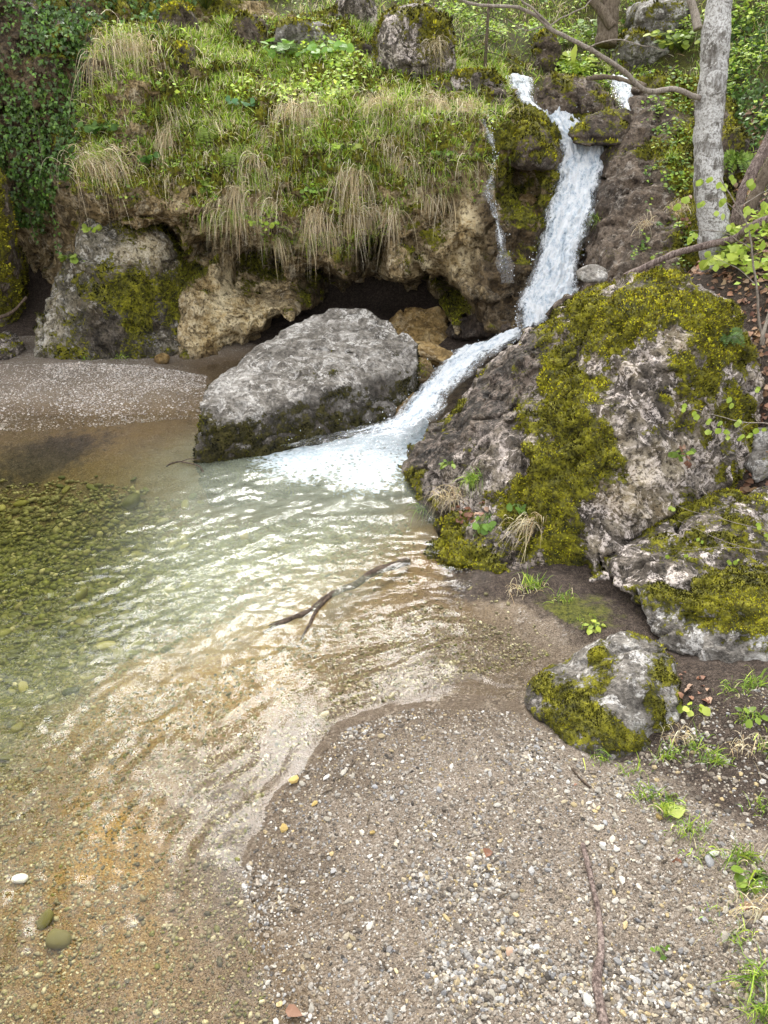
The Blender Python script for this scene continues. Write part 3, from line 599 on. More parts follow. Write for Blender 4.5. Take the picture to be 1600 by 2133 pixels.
finish_rock('tufa_cliff', V, Q, M['cliff_rock'], 'overhanging tan tufa cliff with dark caves under its grassy lip', 'cliff', cliff_moss,
            [(80, 150, .9, -.35), (80, 300, .8, -.35), (60, 40, .6, -.3), (500, 640, .6, -.5), (960, 500, .5, -.4), (440, 720, .3, -.4), (1050, 620, .4, -.5), (220, 420, .3, .4), (1010, 660, .2, .1), (300, 700, .4, .2), (880, 480, .2, .1), (520, 440, .3, -.15), (370, 420, .15, -.4), (860, 420, .3, .2)], SP_TAN, SP_WET_DARK)

PX = pts
boulder('mossy_buttress_rock', PX([(45, 690, 8.75), (50, 760, 8.6), (80, 600, 8.9), (150, 460, 9.0), (230, 450, 9.05), (330, 480, 9.1), (375, 560, 9.05), (380, 640, 8.95), (330, 755, 8.65), (200, 765, 8.45), (180, 600, 8.65), (280, 560, 8.75)]) +
        [np.array([-4, 10.4, -.2]), np.array([-2.2, 10.2, -.2]), np.array([-3, 10.4, 1.5]), np.array([-3.9, 8.7, -.3]), np.array([-2.3, 8.8, -.3])], .026, 'buttress_rock', 'large rounded rock streaked with moss under the ivy wall', k=.09, amp=.07, seed=51,
        moss=std_moss(.1, .07, .4, 52), spots=[(240, 640, .3, .10), (340, 600, .15, .2), (280, 600, .25, .15), (150, 720, .25, .2), (300, 660, .3, .12), (90, 600, .25, -.4), (170, 480, .3, -.4), (300, 520, .25, -.2), (200, 690, .3, -.15)], tan=[(300, 520, .25, .5)], wet=[(260, 690, .45, .9), (200, 700, .3, .6), (330, 640, .25, .6)])  # the wet spots darken its lower middle and right
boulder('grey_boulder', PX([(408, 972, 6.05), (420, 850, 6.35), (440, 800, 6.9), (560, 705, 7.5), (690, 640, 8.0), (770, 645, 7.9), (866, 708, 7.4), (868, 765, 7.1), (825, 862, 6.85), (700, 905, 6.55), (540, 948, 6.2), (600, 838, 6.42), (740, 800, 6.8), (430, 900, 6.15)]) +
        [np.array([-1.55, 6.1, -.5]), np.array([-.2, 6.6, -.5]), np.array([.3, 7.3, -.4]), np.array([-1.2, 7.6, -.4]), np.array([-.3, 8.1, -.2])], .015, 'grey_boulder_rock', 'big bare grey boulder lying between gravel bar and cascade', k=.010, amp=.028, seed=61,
        moss=lambda V, N: .14+.30*fbm(V, .3, 4, seed=62)+.30*sstep(.7, .1, N[:, 2])+.16*sstep(.45, .0, V[:, 2]), spots=[(640, 785, .1, .3), (700, 775, .1, .3), (430, 900, .25, .3), (430, 870, .1, .3), (560, 900, .3, .2)], wet=[(560, 925, .26, .9), (700, 880, .26, .9), (800, 820, .26, .9), (440, 945, .26, .9), (640, 870, .25, .6), (850, 740, .15, .6)], strat=(20, -30, 26))  # shade of front and sides put into colour, as dark moss and wet
boulder('mossy_boulder', [PX([(822, 965, 6.05), (930, 830, 6.5), (1080, 695, 6.75), (1150, 640, 6.6), (1215, 575, 6.4), (1310, 528, 6.0), (1430, 530, 5.85), (1510, 580, 5.75), (1580, 638, 5.65), (1595, 780, 5.45), (1565, 1000, 4.8), (1420, 1120, 4.35), (1300, 1190, 4.1), (1150, 1175, 4.3), (985, 1060, 4.85), (870, 1040, 5.2), (1440, 690, 5.1), (1390, 730, 4.95), (1130, 800, 5.6), (1300, 950, 4.5)]) +
        [np.array([.2, 6.1, -.4]), np.array([1.3, 7.0, -.3]), np.array([3.0, 6.6, .2]), np.array([3.1, 5.6, .2]), np.array([1.1, 4.4, -.2]), np.array([.5, 5.0, -.4])],
        PX([(872, 1120, 4.95), (890, 1195, 4.42), (1000, 1212, 4.3), (1110, 1205, 4.25), (1140, 1150, 4.35), (1080, 1060, 4.7), (960, 1040, 4.95)]) + [np.array([.3, 5.0, -.3]), np.array([.4, 4.4, -.3]), np.array([1.2, 4.3, -.3]), np.array([1.2, 5.2, -.3])]],
        .0175, 'limestone', 'huge mossy limestone boulder leaning over the pool edge', k=.075, amp=.075, seed=71, strat=(-14, 22, 20), moss_h=.03,
        moss=lambda V, N: .375+.12*N[:, 2]+.50*fbm(V, .26, 4, seed=72)+.40*fbm(V, .12, 3, seed=73), tan=[(1380, 960, .3, .22), (1430, 720, .2, .2), (1320, 1050, .25, .2)], wet=[(1000, 820, .5, 1.0), (900, 930, .45, 1.0), (1080, 740, .35, .9), (950, 900, .3, .6), (1050, 900, .25, .4), (1000, 1180, .25, .6), (1130, 1170, .15, .4)],  # the wet spots darken the left flank and the foot
        spots=[(1240, 590, .2, .5), (1300, 640, .25, .35), (1400, 570, .15, .4), (1200, 690, .25, .45), (1150, 780, .2, .5), (1180, 860, .25, .4), (1250, 700, .22, .3), (1330, 660, .2, .35), (1420, 660, .2, .3), (1480, 680, .2, .45), (1530, 720, .2, .4), (1450, 800, .12, .25), (1200, 980, .22, .6), (1120, 1030, .22, .6),
               (1150, 1110, .18, .45), (1210, 1190, .14, .7), (1170, 1160, .14, .4), (930, 1150, .22, .4), (1000, 1190, .2, .2), (1230, 920, .18, .35), (860, 990, .12, .35), (1560, 900, .15, .3), (1530, 850, .15, .3), (1300, 770, .12, -.1),
               (980, 880, .35, -.6), (1050, 780, .3, -.55), (900, 930, .25, -.3), (1130, 720, .12, -.2), (1360, 760, .14, -.55), (1310, 790, .12, -.5), (1400, 700, .1, -.4), (1330, 900, .2, -.2), (1400, 980, .25, -.4), (1330, 1060, .25, -.5), (1290, 1120, .15, -.35), (1480, 930, .15, -.35), (1460, 750, .09, -.4), (1030, 960, .2, -.4)])
boulder('leaning_rock_slab', PX([(1318, 150, 10.7), (1300, 235, 10.3), (1262, 335, 9.75), (1230, 430, 9.3), (1207, 545, 8.75), (1215, 605, 8.4), (1330, 570, 7.9), (1440, 570, 7.8), (1470, 400, 8.7), (1465, 220, 9.9), (1400, 140, 10.6), (1320, 420, 8.9)]) +
        [np.array([2.2, 8.4, -.1]), np.array([4.4, 8, .2]), np.array([4.4, 11, .4]), np.array([2.9, 11.4, .8]), np.array([4.4, 10.5, 2.8])], .029, 'brown_rock', 'brown leaning rock slab beside the waterfall chute', 'rock', k=.07, amp=.09, seed=81,
        moss=lambda V, N: .22+.5*fbm(V, .5, 4, seed=82)+.5*sstep(2.55, 3.0, V[:, 0]-.35*(V[:, 2]-1.2)), spots=[(1350, 310, .15, .6), (1390, 170, .2, .4), (1270, 450, .5, -.5), (1330, 230, .2, -.3)], wet=[(1240, 420, .3, .4), (1230, 520, .3, .3)], strat=(9, 6, -9))
boulder('chute_boulder', PX([(1103, 232, 10.5), (1106, 178, 10.6), (1138, 150, 10.65), (1235, 158, 10.65), (1272, 182, 10.55), (1285, 218, 10.4), (1250, 243, 10.3), (1150, 246, 10.3), (1190, 200, 10.2)]) + [np.array([2.2, 11.4, 2.2]), np.array([3.2, 11.4, 2.2]), np.array([2.7, 11.5, 2.75])], .02, 'brown_rock', 'rounded mossy boulder crowning the top of the waterfall', k=.05, amp=.05, seed=91,
        moss=lambda V, N: .33+.45*(N[:, 2]-.3)+.4*fbm(V, .25, 4, seed=92), wet=[(1200, 225, .2, .7)])
boulder('chute_wedge_stone', PX([(1180, 280, 9.75), (1196, 254, 9.85), (1270, 216, 10.0), (1306, 218, 10.0), (1306, 264, 9.8), (1285, 304, 9.65), (1196, 298, 9.65)]) + [np.array([2.6, 10.7, 2.2]), np.array([3.3, 10.8, 2.2])], .02, 'brown_rock', 'flat wedge stone with moss stripe overhanging the waterfall', k=.025, amp=.035, seed=95,
        moss=lambda V, N: .30+.6*(N[:, 2]-.35)+.4*fbm(V, .2, 4, seed=96), wet=[(1240, 280, .25, .9)])
boulder('domed_boulder', PX([(1058, 345, 9.3), (1060, 262, 9.4), (1100, 233, 9.55), (1138, 262, 9.5), (1158, 330, 9.35), (1152, 354, 9.25), (1100, 356, 9.15), (1110, 300, 9.1)]) + [np.array([1.6, 10.4, 2.0]), np.array([2.3, 10.4, 2.0]), np.array([1.9, 10.5, 2.5])], .02, 'brown_rock', 'domed mossy boulder above the hollow left of the waterfall', k=.06, amp=.035, seed=98,
        moss=lambda V, N: .52+.2*N[:, 2]+.35*fbm(V, .25, 4, seed=99), wet=[(1140, 345, .15, .5)])
# stones along the cascade
boulder('ochre_ledge', PX([(800, 665, 9.3), (850, 640, 9.4), (920, 638, 9.4), (935, 665, 9.2), (925, 700, 8.9), (860, 700, 8.85), (815, 690, 9.0)]) + [np.array([0, 9.7, 0]), np.array([.9, 9.7, 0]), np.array([.1, 8.9, 0]), np.array([.8, 8.8, 0])], .018, 'ochre_rock', 'ochre stone ledge in the cave mouth behind the grey boulder', 'rock', k=.04, amp=.05, seed=101, moss=std_moss(0, -.3))
boulder('dark_wet_ledge', PX([(925, 690, 8.9), (960, 650, 9.1), (1040, 640, 8.75), (1085, 650, 8.5), (1085, 685, 8.3), (1020, 700, 8.35), (930, 712, 8.6)]) + [np.array([.8, 9.4, .2]), np.array([1.7, 9.0, .2])], .018, 'brown_rock', 'dark wet water-worn ledge at the waterfall foot', 'rock', k=.05, amp=.035, seed=105, moss=std_moss(0, -.35), wet=[(1000, 670, .6, 1.0)])
boulder('ochre_cascade_stone', PX([(853, 715, 7.9), (880, 698, 8.1), (945, 730, 7.9), (950, 752, 7.7), (925, 752, 7.6), (865, 735, 7.7)]) + [np.array([.3, 8.1, .1]), np.array([.75, 7.9, .1])], .014, 'ochre_rock', 'flat ochre stone bridging the cascade edge', 'stone', k=.03, amp=.03, seed=107, moss=std_moss(0, -.25))
boulder('brown_cascade_stone', PX([(852, 750, 7.55), (870, 735, 7.6), (900, 740, 7.55), (903, 790, 7.3), (880, 802, 7.2), (855, 790, 7.3)]) + [np.array([.2, 7.7, 0]), np.array([.55, 7.6, 0])], .014, 'ochre_rock', 'upright brown stone wedged below the flat ochre stone', 'stone', k=.03, amp=.025, seed=109, moss=std_moss(.2, -.05), wet=[(880, 780, .2, .8)])
boulder('ochre_splash_stone', PX([(812, 870, 6.85), (820, 830, 7.0), (845, 808, 7.1), (865, 815, 7.05), (858, 850, 6.85), (830, 882, 6.7)]) + [np.array([.1, 7.1, -.1]), np.array([.35, 7.1, -.1])], .013, 'ochre_rock', 'orange wet stone splashed by the cascade beside grey boulder', 'stone', k=.03, amp=.025, seed=111, moss=std_moss(0, -.3))
boulder('round_brown_stone', PX([(1148, 640, 7.6), (1155, 605, 7.7), (1190, 597, 7.6), (1215, 610, 7.5), (1200, 650, 7.4), (1160, 655, 7.4)]) + [np.array([1.6, 8.0, .7]), np.array([2.0, 8.0, .7])], .014, 'brown_rock', 'smooth round brown stone perched behind the mossy boulder', 'stone', k=.05, amp=.02, seed=113, moss=std_moss(0, -.25))
boulder('grey_perched_stone', PX(blob := [(1202, 575, 7.4), (1210, 552, 7.5), (1240, 545, 7.5), (1265, 560, 7.4), (1262, 590, 7.2), (1215, 592, 7.2)]) + [np.array([1.9, 7.8, 1.2]), np.array([2.2, 7.8, 1.2])], .012, 'grey_rock', 'small grey stone perched on top behind the mossy boulder', 'stone', k=.03, amp=.02, seed=115, moss=std_moss(0, -.2))
# right bank rocks
boulder('lichened_rock', PX([(1237, 1218, 3.98), (1262, 1172, 4.05), (1390, 1152, 4.0), (1440, 1065, 4.3), (1530, 1008, 4.55), (1650, 1005, 4.6), (1660, 1260, 3.75), (1420, 1250, 3.72), (1295, 1255, 3.82), (1500, 1120, 4.0)]) + [np.array([1.4, 4.4, .1]), np.array([2.8, 4.9, .2]), np.array([2.7, 3.7, .1])], .0125, 'limestone', 'pale lichened rock shelf at the foot of the huge boulder', 'rock', k=.035, amp=.05, seed=121, strat=(-10, 25, 35),
        moss=lambda V, N: .42+.15*N[:, 2]+.55*fbm(V, .22, 4, seed=122), spots=[(1300, 1180, .12, -.3), (1380, 1200, .15, -.4), (1470, 1130, .15, .3), (1540, 1060, .12, -.2)])
boulder('moss_capped_rock', PX([(1343, 1250, 3.72), (1352, 1330, 3.5), (1395, 1405, 3.3), (1500, 1430, 3.18), (1660, 1432, 3.1), (1670, 1180, 3.9), (1450, 1180, 3.95), (1390, 1195, 3.9), (1620, 1270, 3.42), (1390, 1290, 3.5)]) + [np.array([1.5, 4.0, .25]), np.array([2.5, 4.0, .3])], .012, 'grey_rock', 'broad pale rock capped with moss above the pyramid boulder', 'rock', k=.04, amp=.045, seed=125, strat=(-6, 20, 45),
        moss=lambda V, N: .38+.32*(N[:, 2]-.2)+.5*fbm(V, .2, 4, seed=126), spots=[(1400, 1360, .2, -.4), (1480, 1385, .2, -.3), (1440, 1250, .15, .4), (1560, 1290, .15, .4), (1540, 1370, .12, -.2)])
boulder('pyramid_boulder', PX([(1092, 1465, 3.08), (1150, 1400, 3.2), (1235, 1330, 3.3), (1300, 1308, 3.32), (1345, 1318, 3.3), (1400, 1370, 3.15), (1417, 1430, 3.0), (1402, 1565, 2.78), (1300, 1625, 2.58), (1210, 1580, 2.68), (1320, 1400, 2.95), (1150, 1500, 2.92)]) + [np.array([.85, 3.4, -.1]), np.array([1.6, 3.4, 0]), np.array([1.2, 2.6, -.1])], .0095, 'grey_rock', 'pyramid-shaped boulder half covered in moss on the gravel shore', k=.022, amp=.03, seed=131, strat=(30, 18, -20), moss_h=.014,
        moss=lambda V, N: .48+.5*fbm(V, .2, 4, seed=132), spots=[(1190, 1500, .14, .3), (1300, 1540, .14, .3), (1380, 1400, .08, .5), (1240, 1370, .05, .5), (1130, 1430, .06, .4), (1300, 1450, .08, -.5), (1320, 1500, .06, -.3), (1290, 1340, .07, -.4), (1200, 1400, .05, -.2), (1350, 1350, .06, -.4), (1260, 1320, .04, .5)])
boulder('shaded_side_rock', PX([(1572, 930, 5.1), (1590, 890, 5.2), (1680, 880, 5.2), (1680, 1010, 4.8), (1580, 1010, 4.85)]) + [np.array([2.6, 5.5, .5]), np.array([3.2, 5.5, .5])], .016, 'grey_rock', 'dark grey rock jammed against the huge boulder', 'rock', k=.03, amp=.04, seed=135, moss=std_moss(.2, -.1))
# background rocks
_v = np.concatenate([GV, ROCKS['tufa_cliff']['V'], ROCKS['leaning_rock_slab']['V']]); _q = [GQ, ROCKS['tufa_cliff']['Q']+len(GV), ROCKS['leaning_rock_slab']['Q']+len(GV)+len(ROCKS['tufa_cliff']['V'])]
_bv = BVHTree.FromPolygons(_v.tolist(), np.concatenate(_q).tolist())
for (nm, rc, Y, dp, mat, up, lab, sd_) in [
    ('moss_capped_boulder', (560, 28, 700, 98), 11.5, .8, 'grey_rock', .55, 'white-faced boulder with bright moss cap on the upper slope', 141),
    ('ragged_boulder', (775, 5, 955, 150), 10.75, 1.1, 'limestone', .95, 'tall ragged boulder with white lichen above the grassy brow', 142),
    ('low_slope_stone', (700, 82, 795, 120), 11.2, .5, 'brown_rock', .3, 'low brown stone left of the ragged boulder', 143),
    ('yellow_moss_stone', (722, 106, 770, 137), 10.8, .3, 'brown_rock', .9, 'small stone wholly covered in yellow moss below the brown stone', 144),
    ('mossy_lump', (1105, 60, 1175, 155), 11.2, .6, 'brown_rock', .8, 'dark mossy lump of rock under the long bare branch', 145),
    ('grey_upper_rock', (1280, 58, 1398, 132), 11.6, .9, 'grey_rock', .4, 'grey angular rock below the dark tree stump', 146),
    ('small_brown_rock', (1265, 116, 1325, 162), 11.3, .5, 'brown_rock', .2, 'small brown rock above the right upper cascade', 147),
    ('brow_rock', (930, 135, 1060, 200), 10.5, .7, 'limestone', .7, 'grass-topped pale rock at the brow left of the cascade', 148),
    ('low_dark_rock', (895, 155, 952, 198), 10.2, .4, 'brown_rock', .35, 'small dark mossy rock on the brow', 149),
    ('brow_mossy_rock', (985, 172, 1068, 240), 9.9, .6, 'brown_rock', .4, 'mossy rock at the lip beside the upper left cascade', 150),
    ('high_rock', (1315, -10, 1450, 66), 12.4, 1.0, 'grey_rock', .2, 'pale rock at the top beside the pale tree trunk', 151),
    ('mossy_hump_rock', (350, 78, 410, 165), 9.55, .5, 'brown_rock', .8, 'mossy hump of rock beside the big hanging tuft', 152),
    ('hidden_mossy_rock', (1500, 262, 1570, 350), 9.2, .6, 'brown_rock', .5, 'mossy rock behind the pale tree trunk', 153),
    ('ivy_foot_rock', (-60, 475, 40, 650), 9.6, .8, 'brown_rock', .4, 'ochre and green mossy rock under the ivy curtain', 154),
    ('mossy_edge_rock', (-80, 345, 18, 540), 8.9, .6, 'brown_rock', .8, 'moss-covered rock jutting in front of the ivy', 155),
    ('small_bar_rock', (-40, 690, 46, 772), 8.7, .5, 'limestone', .4, 'small mossy rock on the gravel bar beside the buttress', 156),
    ('wet_hollow_rock', (1040, 390, 1150, 560), 9.55, .5, 'ochre_rock', .1, 'wet ochre rock in the hollow beside the waterfall', 157),
    ('top_slope_rock', (690, -30, 790, 45), 12.5, .8, 'limestone', .5, 'mossy rock high on the slope behind the ragged boulder', 158),
    ('trickle_rock', (465, 22, 555, 92), 11.5, .7, 'brown_rock', .5, 'mossy rock beside the thin upper trickle', 159),
    ('left_slope_rock', (330, -5, 410, 62), 11.0, .7, 'brown_rock', .6, 'mossy rock high on the slope above the ivy edge', 160)]:
    if Y > 9.9 or nm == 'mossy_hump_rock':                      # seat it where the slope really is
        h_ = _bv.ray_cast(Vector((0, 0, CAM_H)), Vector(unit(ray((rc[0]+rc[2])/2, max(rc[3]-6, 30)))))
        if h_[0] is not None: Y = h_[0][1]+.12
    boulder(nm, blob_pts(*rc, Y, dp, sd_), .026 if Y > 9 else .02, mat, lab, 'rock', k=.04, amp=.05, seed=sd_, moss=std_moss(.3, .08, .3, sd_) if nm == 'ragged_boulder' else std_moss(.2, .26, .3, sd_) if nm in ('mossy_edge_rock', 'ivy_foot_rock') else std_moss(up*1.2, up*.22-.08, .3, sd_), wet=[(1090, 480, .5, .8)] if nm == 'wet_hollow_rock' else None)
boulder('yellow_foot_stone', blob_pts(318, 735, 356, 757, 8.55, .16, 161, .03), .009, 'ochre_rock', 'small pale yellow stone at the foot of the cliff', 'stone', k=.015, amp=.015, seed=161, moss=std_moss(0, -.4))
# ------------------------------------------------------------------ pool water with modelled ripples
wx = grade([(-14, .5), (-6, .08), (-4.2, .022), (2.0, 1)]); wy = grade([(-10, .4), (.6, .1), (1.3, .014), (5.0, .02), (8.9, 1)])
WX, WY = np.meshgrid(wx, wy, indexing='ij'); WXY = np.stack([WX.ravel(), WY.ravel()], 1)
bed = ground_z(WXY[:, 0], WXY[:, 1]); wp = np.concatenate([WXY, np.zeros((len(WXY), 1))], 1)
wpx, wpy = proj(wp)
# wave fronts run parallel to the beach: distance from a point inland of it
ctr = gz(1050, 1950, 0)[:2]
dv = WXY-ctr; rad = np.hypot(dv[:, 0], dv[:, 1]*0.92) + .16*fbm(wp, .9, 3, seed=201) + .05*fbm(wp, .25, 2, seed=202)
calm = sstep(.9, 1.6, rad)
env = .35+.65*np.clip(fbm(wp, .5, 3, seed=203)+.5, 0, 1)
ang = np.arctan2(dv[:, 0], dv[:, 1])
def streak(w, l, seed): return vnoise(np.stack([rad/w, ang*1.9/l, np.full(len(rad), seed*3.7)], 1))
rip = .0054*streak(.14, .55, 1) + .0054*streak(.068, .40, 2) + .0030*streak(.036, .26, 3) + .0007*np.sin(rad*2*math.pi/.12+4*fbm(wp, .4, 2, seed=204))
left = sstep(450, 150, wpx)*sstep(1500, 1250, wpy)                # the quiet clear corner
src = gz(700, 945, 0)[:2]; ds = np.hypot(WXY[:, 0]-src[0], WXY[:, 1]-src[1])
rough_in = np.exp(-(ds/1.1)**2)
ch = .006*fbm(wp, .14, 3, seed=207) + .0045*fbm(wp*np.array([1, 1.8, 1]), .07, 2, seed=208)
wz = rip*env*(1+.8*sstep(1620, 1900, wpy))*(1-.75*left)*(1-.5*rough_in) + ch*(.25+.75*sstep(1.4, 2.4, rad))*(1-.6*left) + rough_in*(.03*fbm(wp, .25, 3, seed=209)+.012*fbm(wp, .08, 2, seed=210))
wz *= sstep(.004, -.05, bed)*.6+.4
def segdist(P, a, b):
    a = np.asarray(a); b = np.asarray(b); t = np.clip(((P-a)@(b-a))/((b-a)@(b-a)), 0, 1); return np.hypot(*(P-(a+t[:, None]*(b-a))).T)
fa = gz(860, 885, 0)[:2]; fb_ = gz(640, 950, 0)[:2]; fc = gz(760, 985, 0)[:2]
fd = np.minimum(segdist(WXY, fa, fb_), segdist(WXY, fa, fc)+.12)
foam = sstep(.95, .0, fd)*.50 + .15*sstep(1.6, .4, fd)
foam = np.clip(foam, 0, 1)
milk = sstep(2.3, .2, segdist(WXY, fb_, gz(500, 1180, 0)[:2]))*.33*(1-.8*left) + .25*sstep(.8, 0, fd)
milk *= sstep(-.02, -.25, bed)
keep = (bed < .02) | (WXY[:, 1] > 5.8)
Wi = np.arange(len(WXY)).reshape(len(wx), len(wy))
WQ = np.stack([Wi[:-1, :-1].ravel(), Wi[1:, :-1].ravel(), Wi[1:, 1:].ravel(), Wi[:-1, 1:].ravel()], 1)
WQ = WQ[keep[WQ].any(1)]
g = Geo(); g.add(np.stack([WXY[:, 0], WXY[:, 1], wz], 1), [WQ], foam=foam, milk=np.clip(milk, 0, 1), deep=sstep(-.03, -.45, bed))
tag(g.build('pool_water', M['water']), kind='structure')

# ------------------------------------------------------------------ falling water: sheets of turbulent white water on the chute
def catmull(P, n):
    P = np.asarray(P, float); m = len(P); Pp = np.vstack([2*P[0]-P[1], P, 2*P[-1]-P[-2]]); t = np.linspace(0, m-1-1e-6, n); i = t.astype(int); f = (t-i)[:, None]
    a, b, c, d = Pp[i], Pp[i+1], Pp[i+2], Pp[i+3]
    return .5*((2*b)+(-a+c)*f+(2*a-5*b+4*c-d)*f**2+(-a+3*b-3*c+d)*f**3)
def fall(name, rows, label, nu, nv, amp, seed, edge=.16, dropn=0, thick0=1.0, lift=0.06, fade=0.0):
    L = catmull([r[0] for r in rows], nv); R = catmull([r[1] for r in rows], nv)
    seg = np.linalg.norm(np.diff((L+R)/2, axis=0), axis=1); s = np.concatenate([[0], np.cumsum(seg)])
    u = np.linspace(0, 1, nu)
    P = L[:, None]*(1-u[None, :, None])+R[:, None]*u[None, :, None]
    A = np.stack([np.broadcast_to(u[None], (nv, nu))*np.linalg.norm(R-L, axis=1)[:, None], np.broadcast_to(s[:, None], (nv, nu))], -1).reshape(-1, 2)
    du = np.gradient(P, axis=1); dv_ = np.gradient(P, axis=0); N = unit(np.cross(dv_, du))
    N = np.where((N[..., 1:2] > 0), -N, N); N = N*.8+np.array([0, -.1, .45]); N = unit(N)
    q = np.concatenate([A*np.array([1, .45]), np.full((len(A), 1), seed*1.7)], 1)
    d = amp*(1.0*fbm(q, .20, 3, seed=seed)+.75*fbm(q, .07, 3, ridged=True, seed=seed+1)+.35*fbm(q, .03, 2, seed=seed+2)).reshape(nv, nu)
    bulge = (np.sin(np.pi*u)**.5)[None]*lift
    jag = (fbm(np.stack([s*3.2, np.full(nv, seed*3.1), np.zeros(nv)], 1), 1, 4, seed=seed+3)*.10)
    P = P + N*(d+bulge)[..., None] + unit(du)*((u-.5)[None, :, None])*jag[:, None, None]*2
    e = np.minimum(u, 1-u)[None]*np.linalg.norm(R-L, axis=1)[:, None]
    th = (np.clip(e/edge, 0, 1)*.75*thick0+.17)*(1-fade*sstep(.66, 1.0, s/s[-1])[:, None])
    J = np.arange(nu*nv).reshape(nv, nu); F = np.stack([J[:-1, :-1].ravel(), J[:-1, 1:].ravel(), J[1:, 1:].ravel(), J[1:, :-1].ravel()], 1)
    base = np.array([P[..., 0].mean(), P[..., 1].mean(), P[..., 2].min()])
    g = Geo(); g.add(P.reshape(-1, 3)-base, [F], flow=A[:, 1], across=A[:, 0], thick=th.reshape(-1))
    o = g.build(name, M['fall']); o.location = base.tolist(); tag(o, label, 'water', kind='structure')
    if dropn:
        r = np.random.default_rng(seed); iv = r.integers(0, nv, dropn); side = r.random(dropn)
        uu = np.where(side < .3, r.normal(0, .05, dropn), np.where(side < .6, 1+r.normal(0, .05, dropn), r.random(dropn)))
        c = L[iv]*(1-uu[:, None])+R[iv]*uu[:, None] + N[iv, np.clip((uu*nu).astype(int), 0, nu-1)]*r.exponential(.05, (dropn, 1)) + np.array([0, -.02, .03])
        gd = Geo(); t, f = ICO; sc = r.uniform(.002, .006, dropn)[:, None]*np.array([[.8, .8, 1.5]])
        put(gd, t, [f], c-base, None, sc); dr = gd.build('droplets', M['drop'], o); dr['kind'] = 'stuff'
    return o
def icosa(sub=0):
    bm = bmesh.new(); bmesh.ops.create_icosphere(bm, subdivisions=sub+1, radius=1.0); bm.verts.ensure_lookup_table()
    v = np.array([x.co[:] for x in bm.verts]); f = np.array([[q.index for q in p.verts] for p in bm.faces]); bm.free(); return v, f
ICO = icosa(0); ICO2 = icosa(1)
def rand_rot(n, r=rng):
    q = unit(r.normal(size=(n, 4))); w, x, y, z = q.T
    return np.stack([np.stack([1-2*(y*y+z*z), 2*(x*y-z*w), 2*(x*z+y*w)], -1), np.stack([2*(x*y+z*w), 1-2*(x*x+z*z), 2*(y*z-x*w)], -1), np.stack([2*(x*z-y*w), 2*(y*z+x*w), 1-2*(x*x+y*y)], -1)], 1)
def put(g, tv, faces, org, frames=None, scale=None, col=None, jitter=0.0, r=rng, **attrs):
    """copies of a template into ONE mesh; frames are (n,3,3) with rows = local axes"""
    n = len(org); tv = np.asarray(tv, float); k = len(tv)
    L = np.broadcast_to(tv[None], (n, k, 3))
    if jitter: L = L*(1+r.uniform(-jitter, jitter, (n, k, 1)))
    if scale is not None:
        scale = np.asarray(scale, float); L = L*(scale[:, None, :] if scale.ndim == 2 else scale[:, None, None])
    if frames is not None: L = np.einsum('nkj,nji->nki', L, frames)
    V = L+np.asarray(org)[:, None, :]
    F = [(np.asarray(f)[None]+(np.arange(n)*k)[:, None, None]).reshape(-1, np.asarray(f).shape[1]) for f in faces]
    c = None
    if col is not None:
        col = np.asarray(col, float); c = np.repeat(col, k, 0) if col.ndim == 2 else col
    g.add(V.reshape(-1, 3), F, c, **{a: np.repeat(np.asarray(b), k) for a, b in attrs.items()})

fall('waterfall', [(at(1112, 236, 10.42), at(1225, 236, 10.42)), (at(1122, 258, 10.34), at(1218, 262, 10.3)), (at(1142, 296, 10.14), at(1236, 298, 10.1)), (at(1160, 322, 9.98), at(1266, 322, 9.95)), (at(1156, 365, 9.76), at(1258, 365, 9.74)), (at(1146, 420, 9.48), at(1240, 420, 9.45)),
                  (at(1130, 480, 9.2), at(1222, 480, 9.15)), (at(1110, 540, 8.93), at(1212, 540, 8.9)), (at(1098, 590, 8.72), at(1204, 590, 8.68)), (at(1078, 632, 8.5), at(1200, 632, 8.45)), (at(1076, 662, 8.36), at(1160, 662, 8.3)), (at(1080, 700, 8.2), at(1120, 700, 8.1))],
     'white waterfall rushing down the steep rock chute', 90, 260, .06, 301, edge=.15, dropn=260, lift=.08)
fall('upper_cascade', [(at(1052, 166, 11.0), at(1108, 166, 11.0)), (at(1060, 188, 10.8), at(1112, 188, 10.8)), (at(1080, 215, 10.5), at(1114, 218, 10.5)), (at(1108, 242, 10.3), at(1150, 242, 10.3))], 'small white cascade left of the crowning boulder', 30, 60, .035, 311, edge=.08, dropn=20, thick0=.62, lift=.05)
fall('side_cascade', [(at(1255, 166, 11.0), at(1318, 170, 11.0)), (at(1266, 185, 10.8), at(1326, 190, 10.75)), (at(1282, 205, 10.5), at(1322, 208, 10.5)), (at(1292, 240, 10.2), at(1316, 240, 10.2))], 'small white cascade right of the crowning boulder', 30, 60, .04, 315, edge=.08, dropn=20, thick0=.62, lift=.05)
fall('lower_cascade', [(at(1012, 700, 8.32), at(1102, 688, 8.1)), (at(970, 722, 8.05), at(1072, 716, 7.85)), (at(935, 745, 7.8), at(1020, 748, 7.55)), (at(898, 775, 7.5), at(985, 785, 7.25)), (at(868, 815, 7.15), at(940, 822, 6.95)), (at(838, 850, 6.88), at(915, 868, 6.62)), (at(785, 882, 6.62), at(880, 905, 6.36)), (at(690, 903, 6.52), at(848, 938, 6.14)), (at(575, 935, 6.28), at(828, 975, 5.9))],
     'foaming cascade sliding between the two big boulders', 80, 260, .035, 321, fade=1.0, edge=.16, dropn=120, lift=.05)
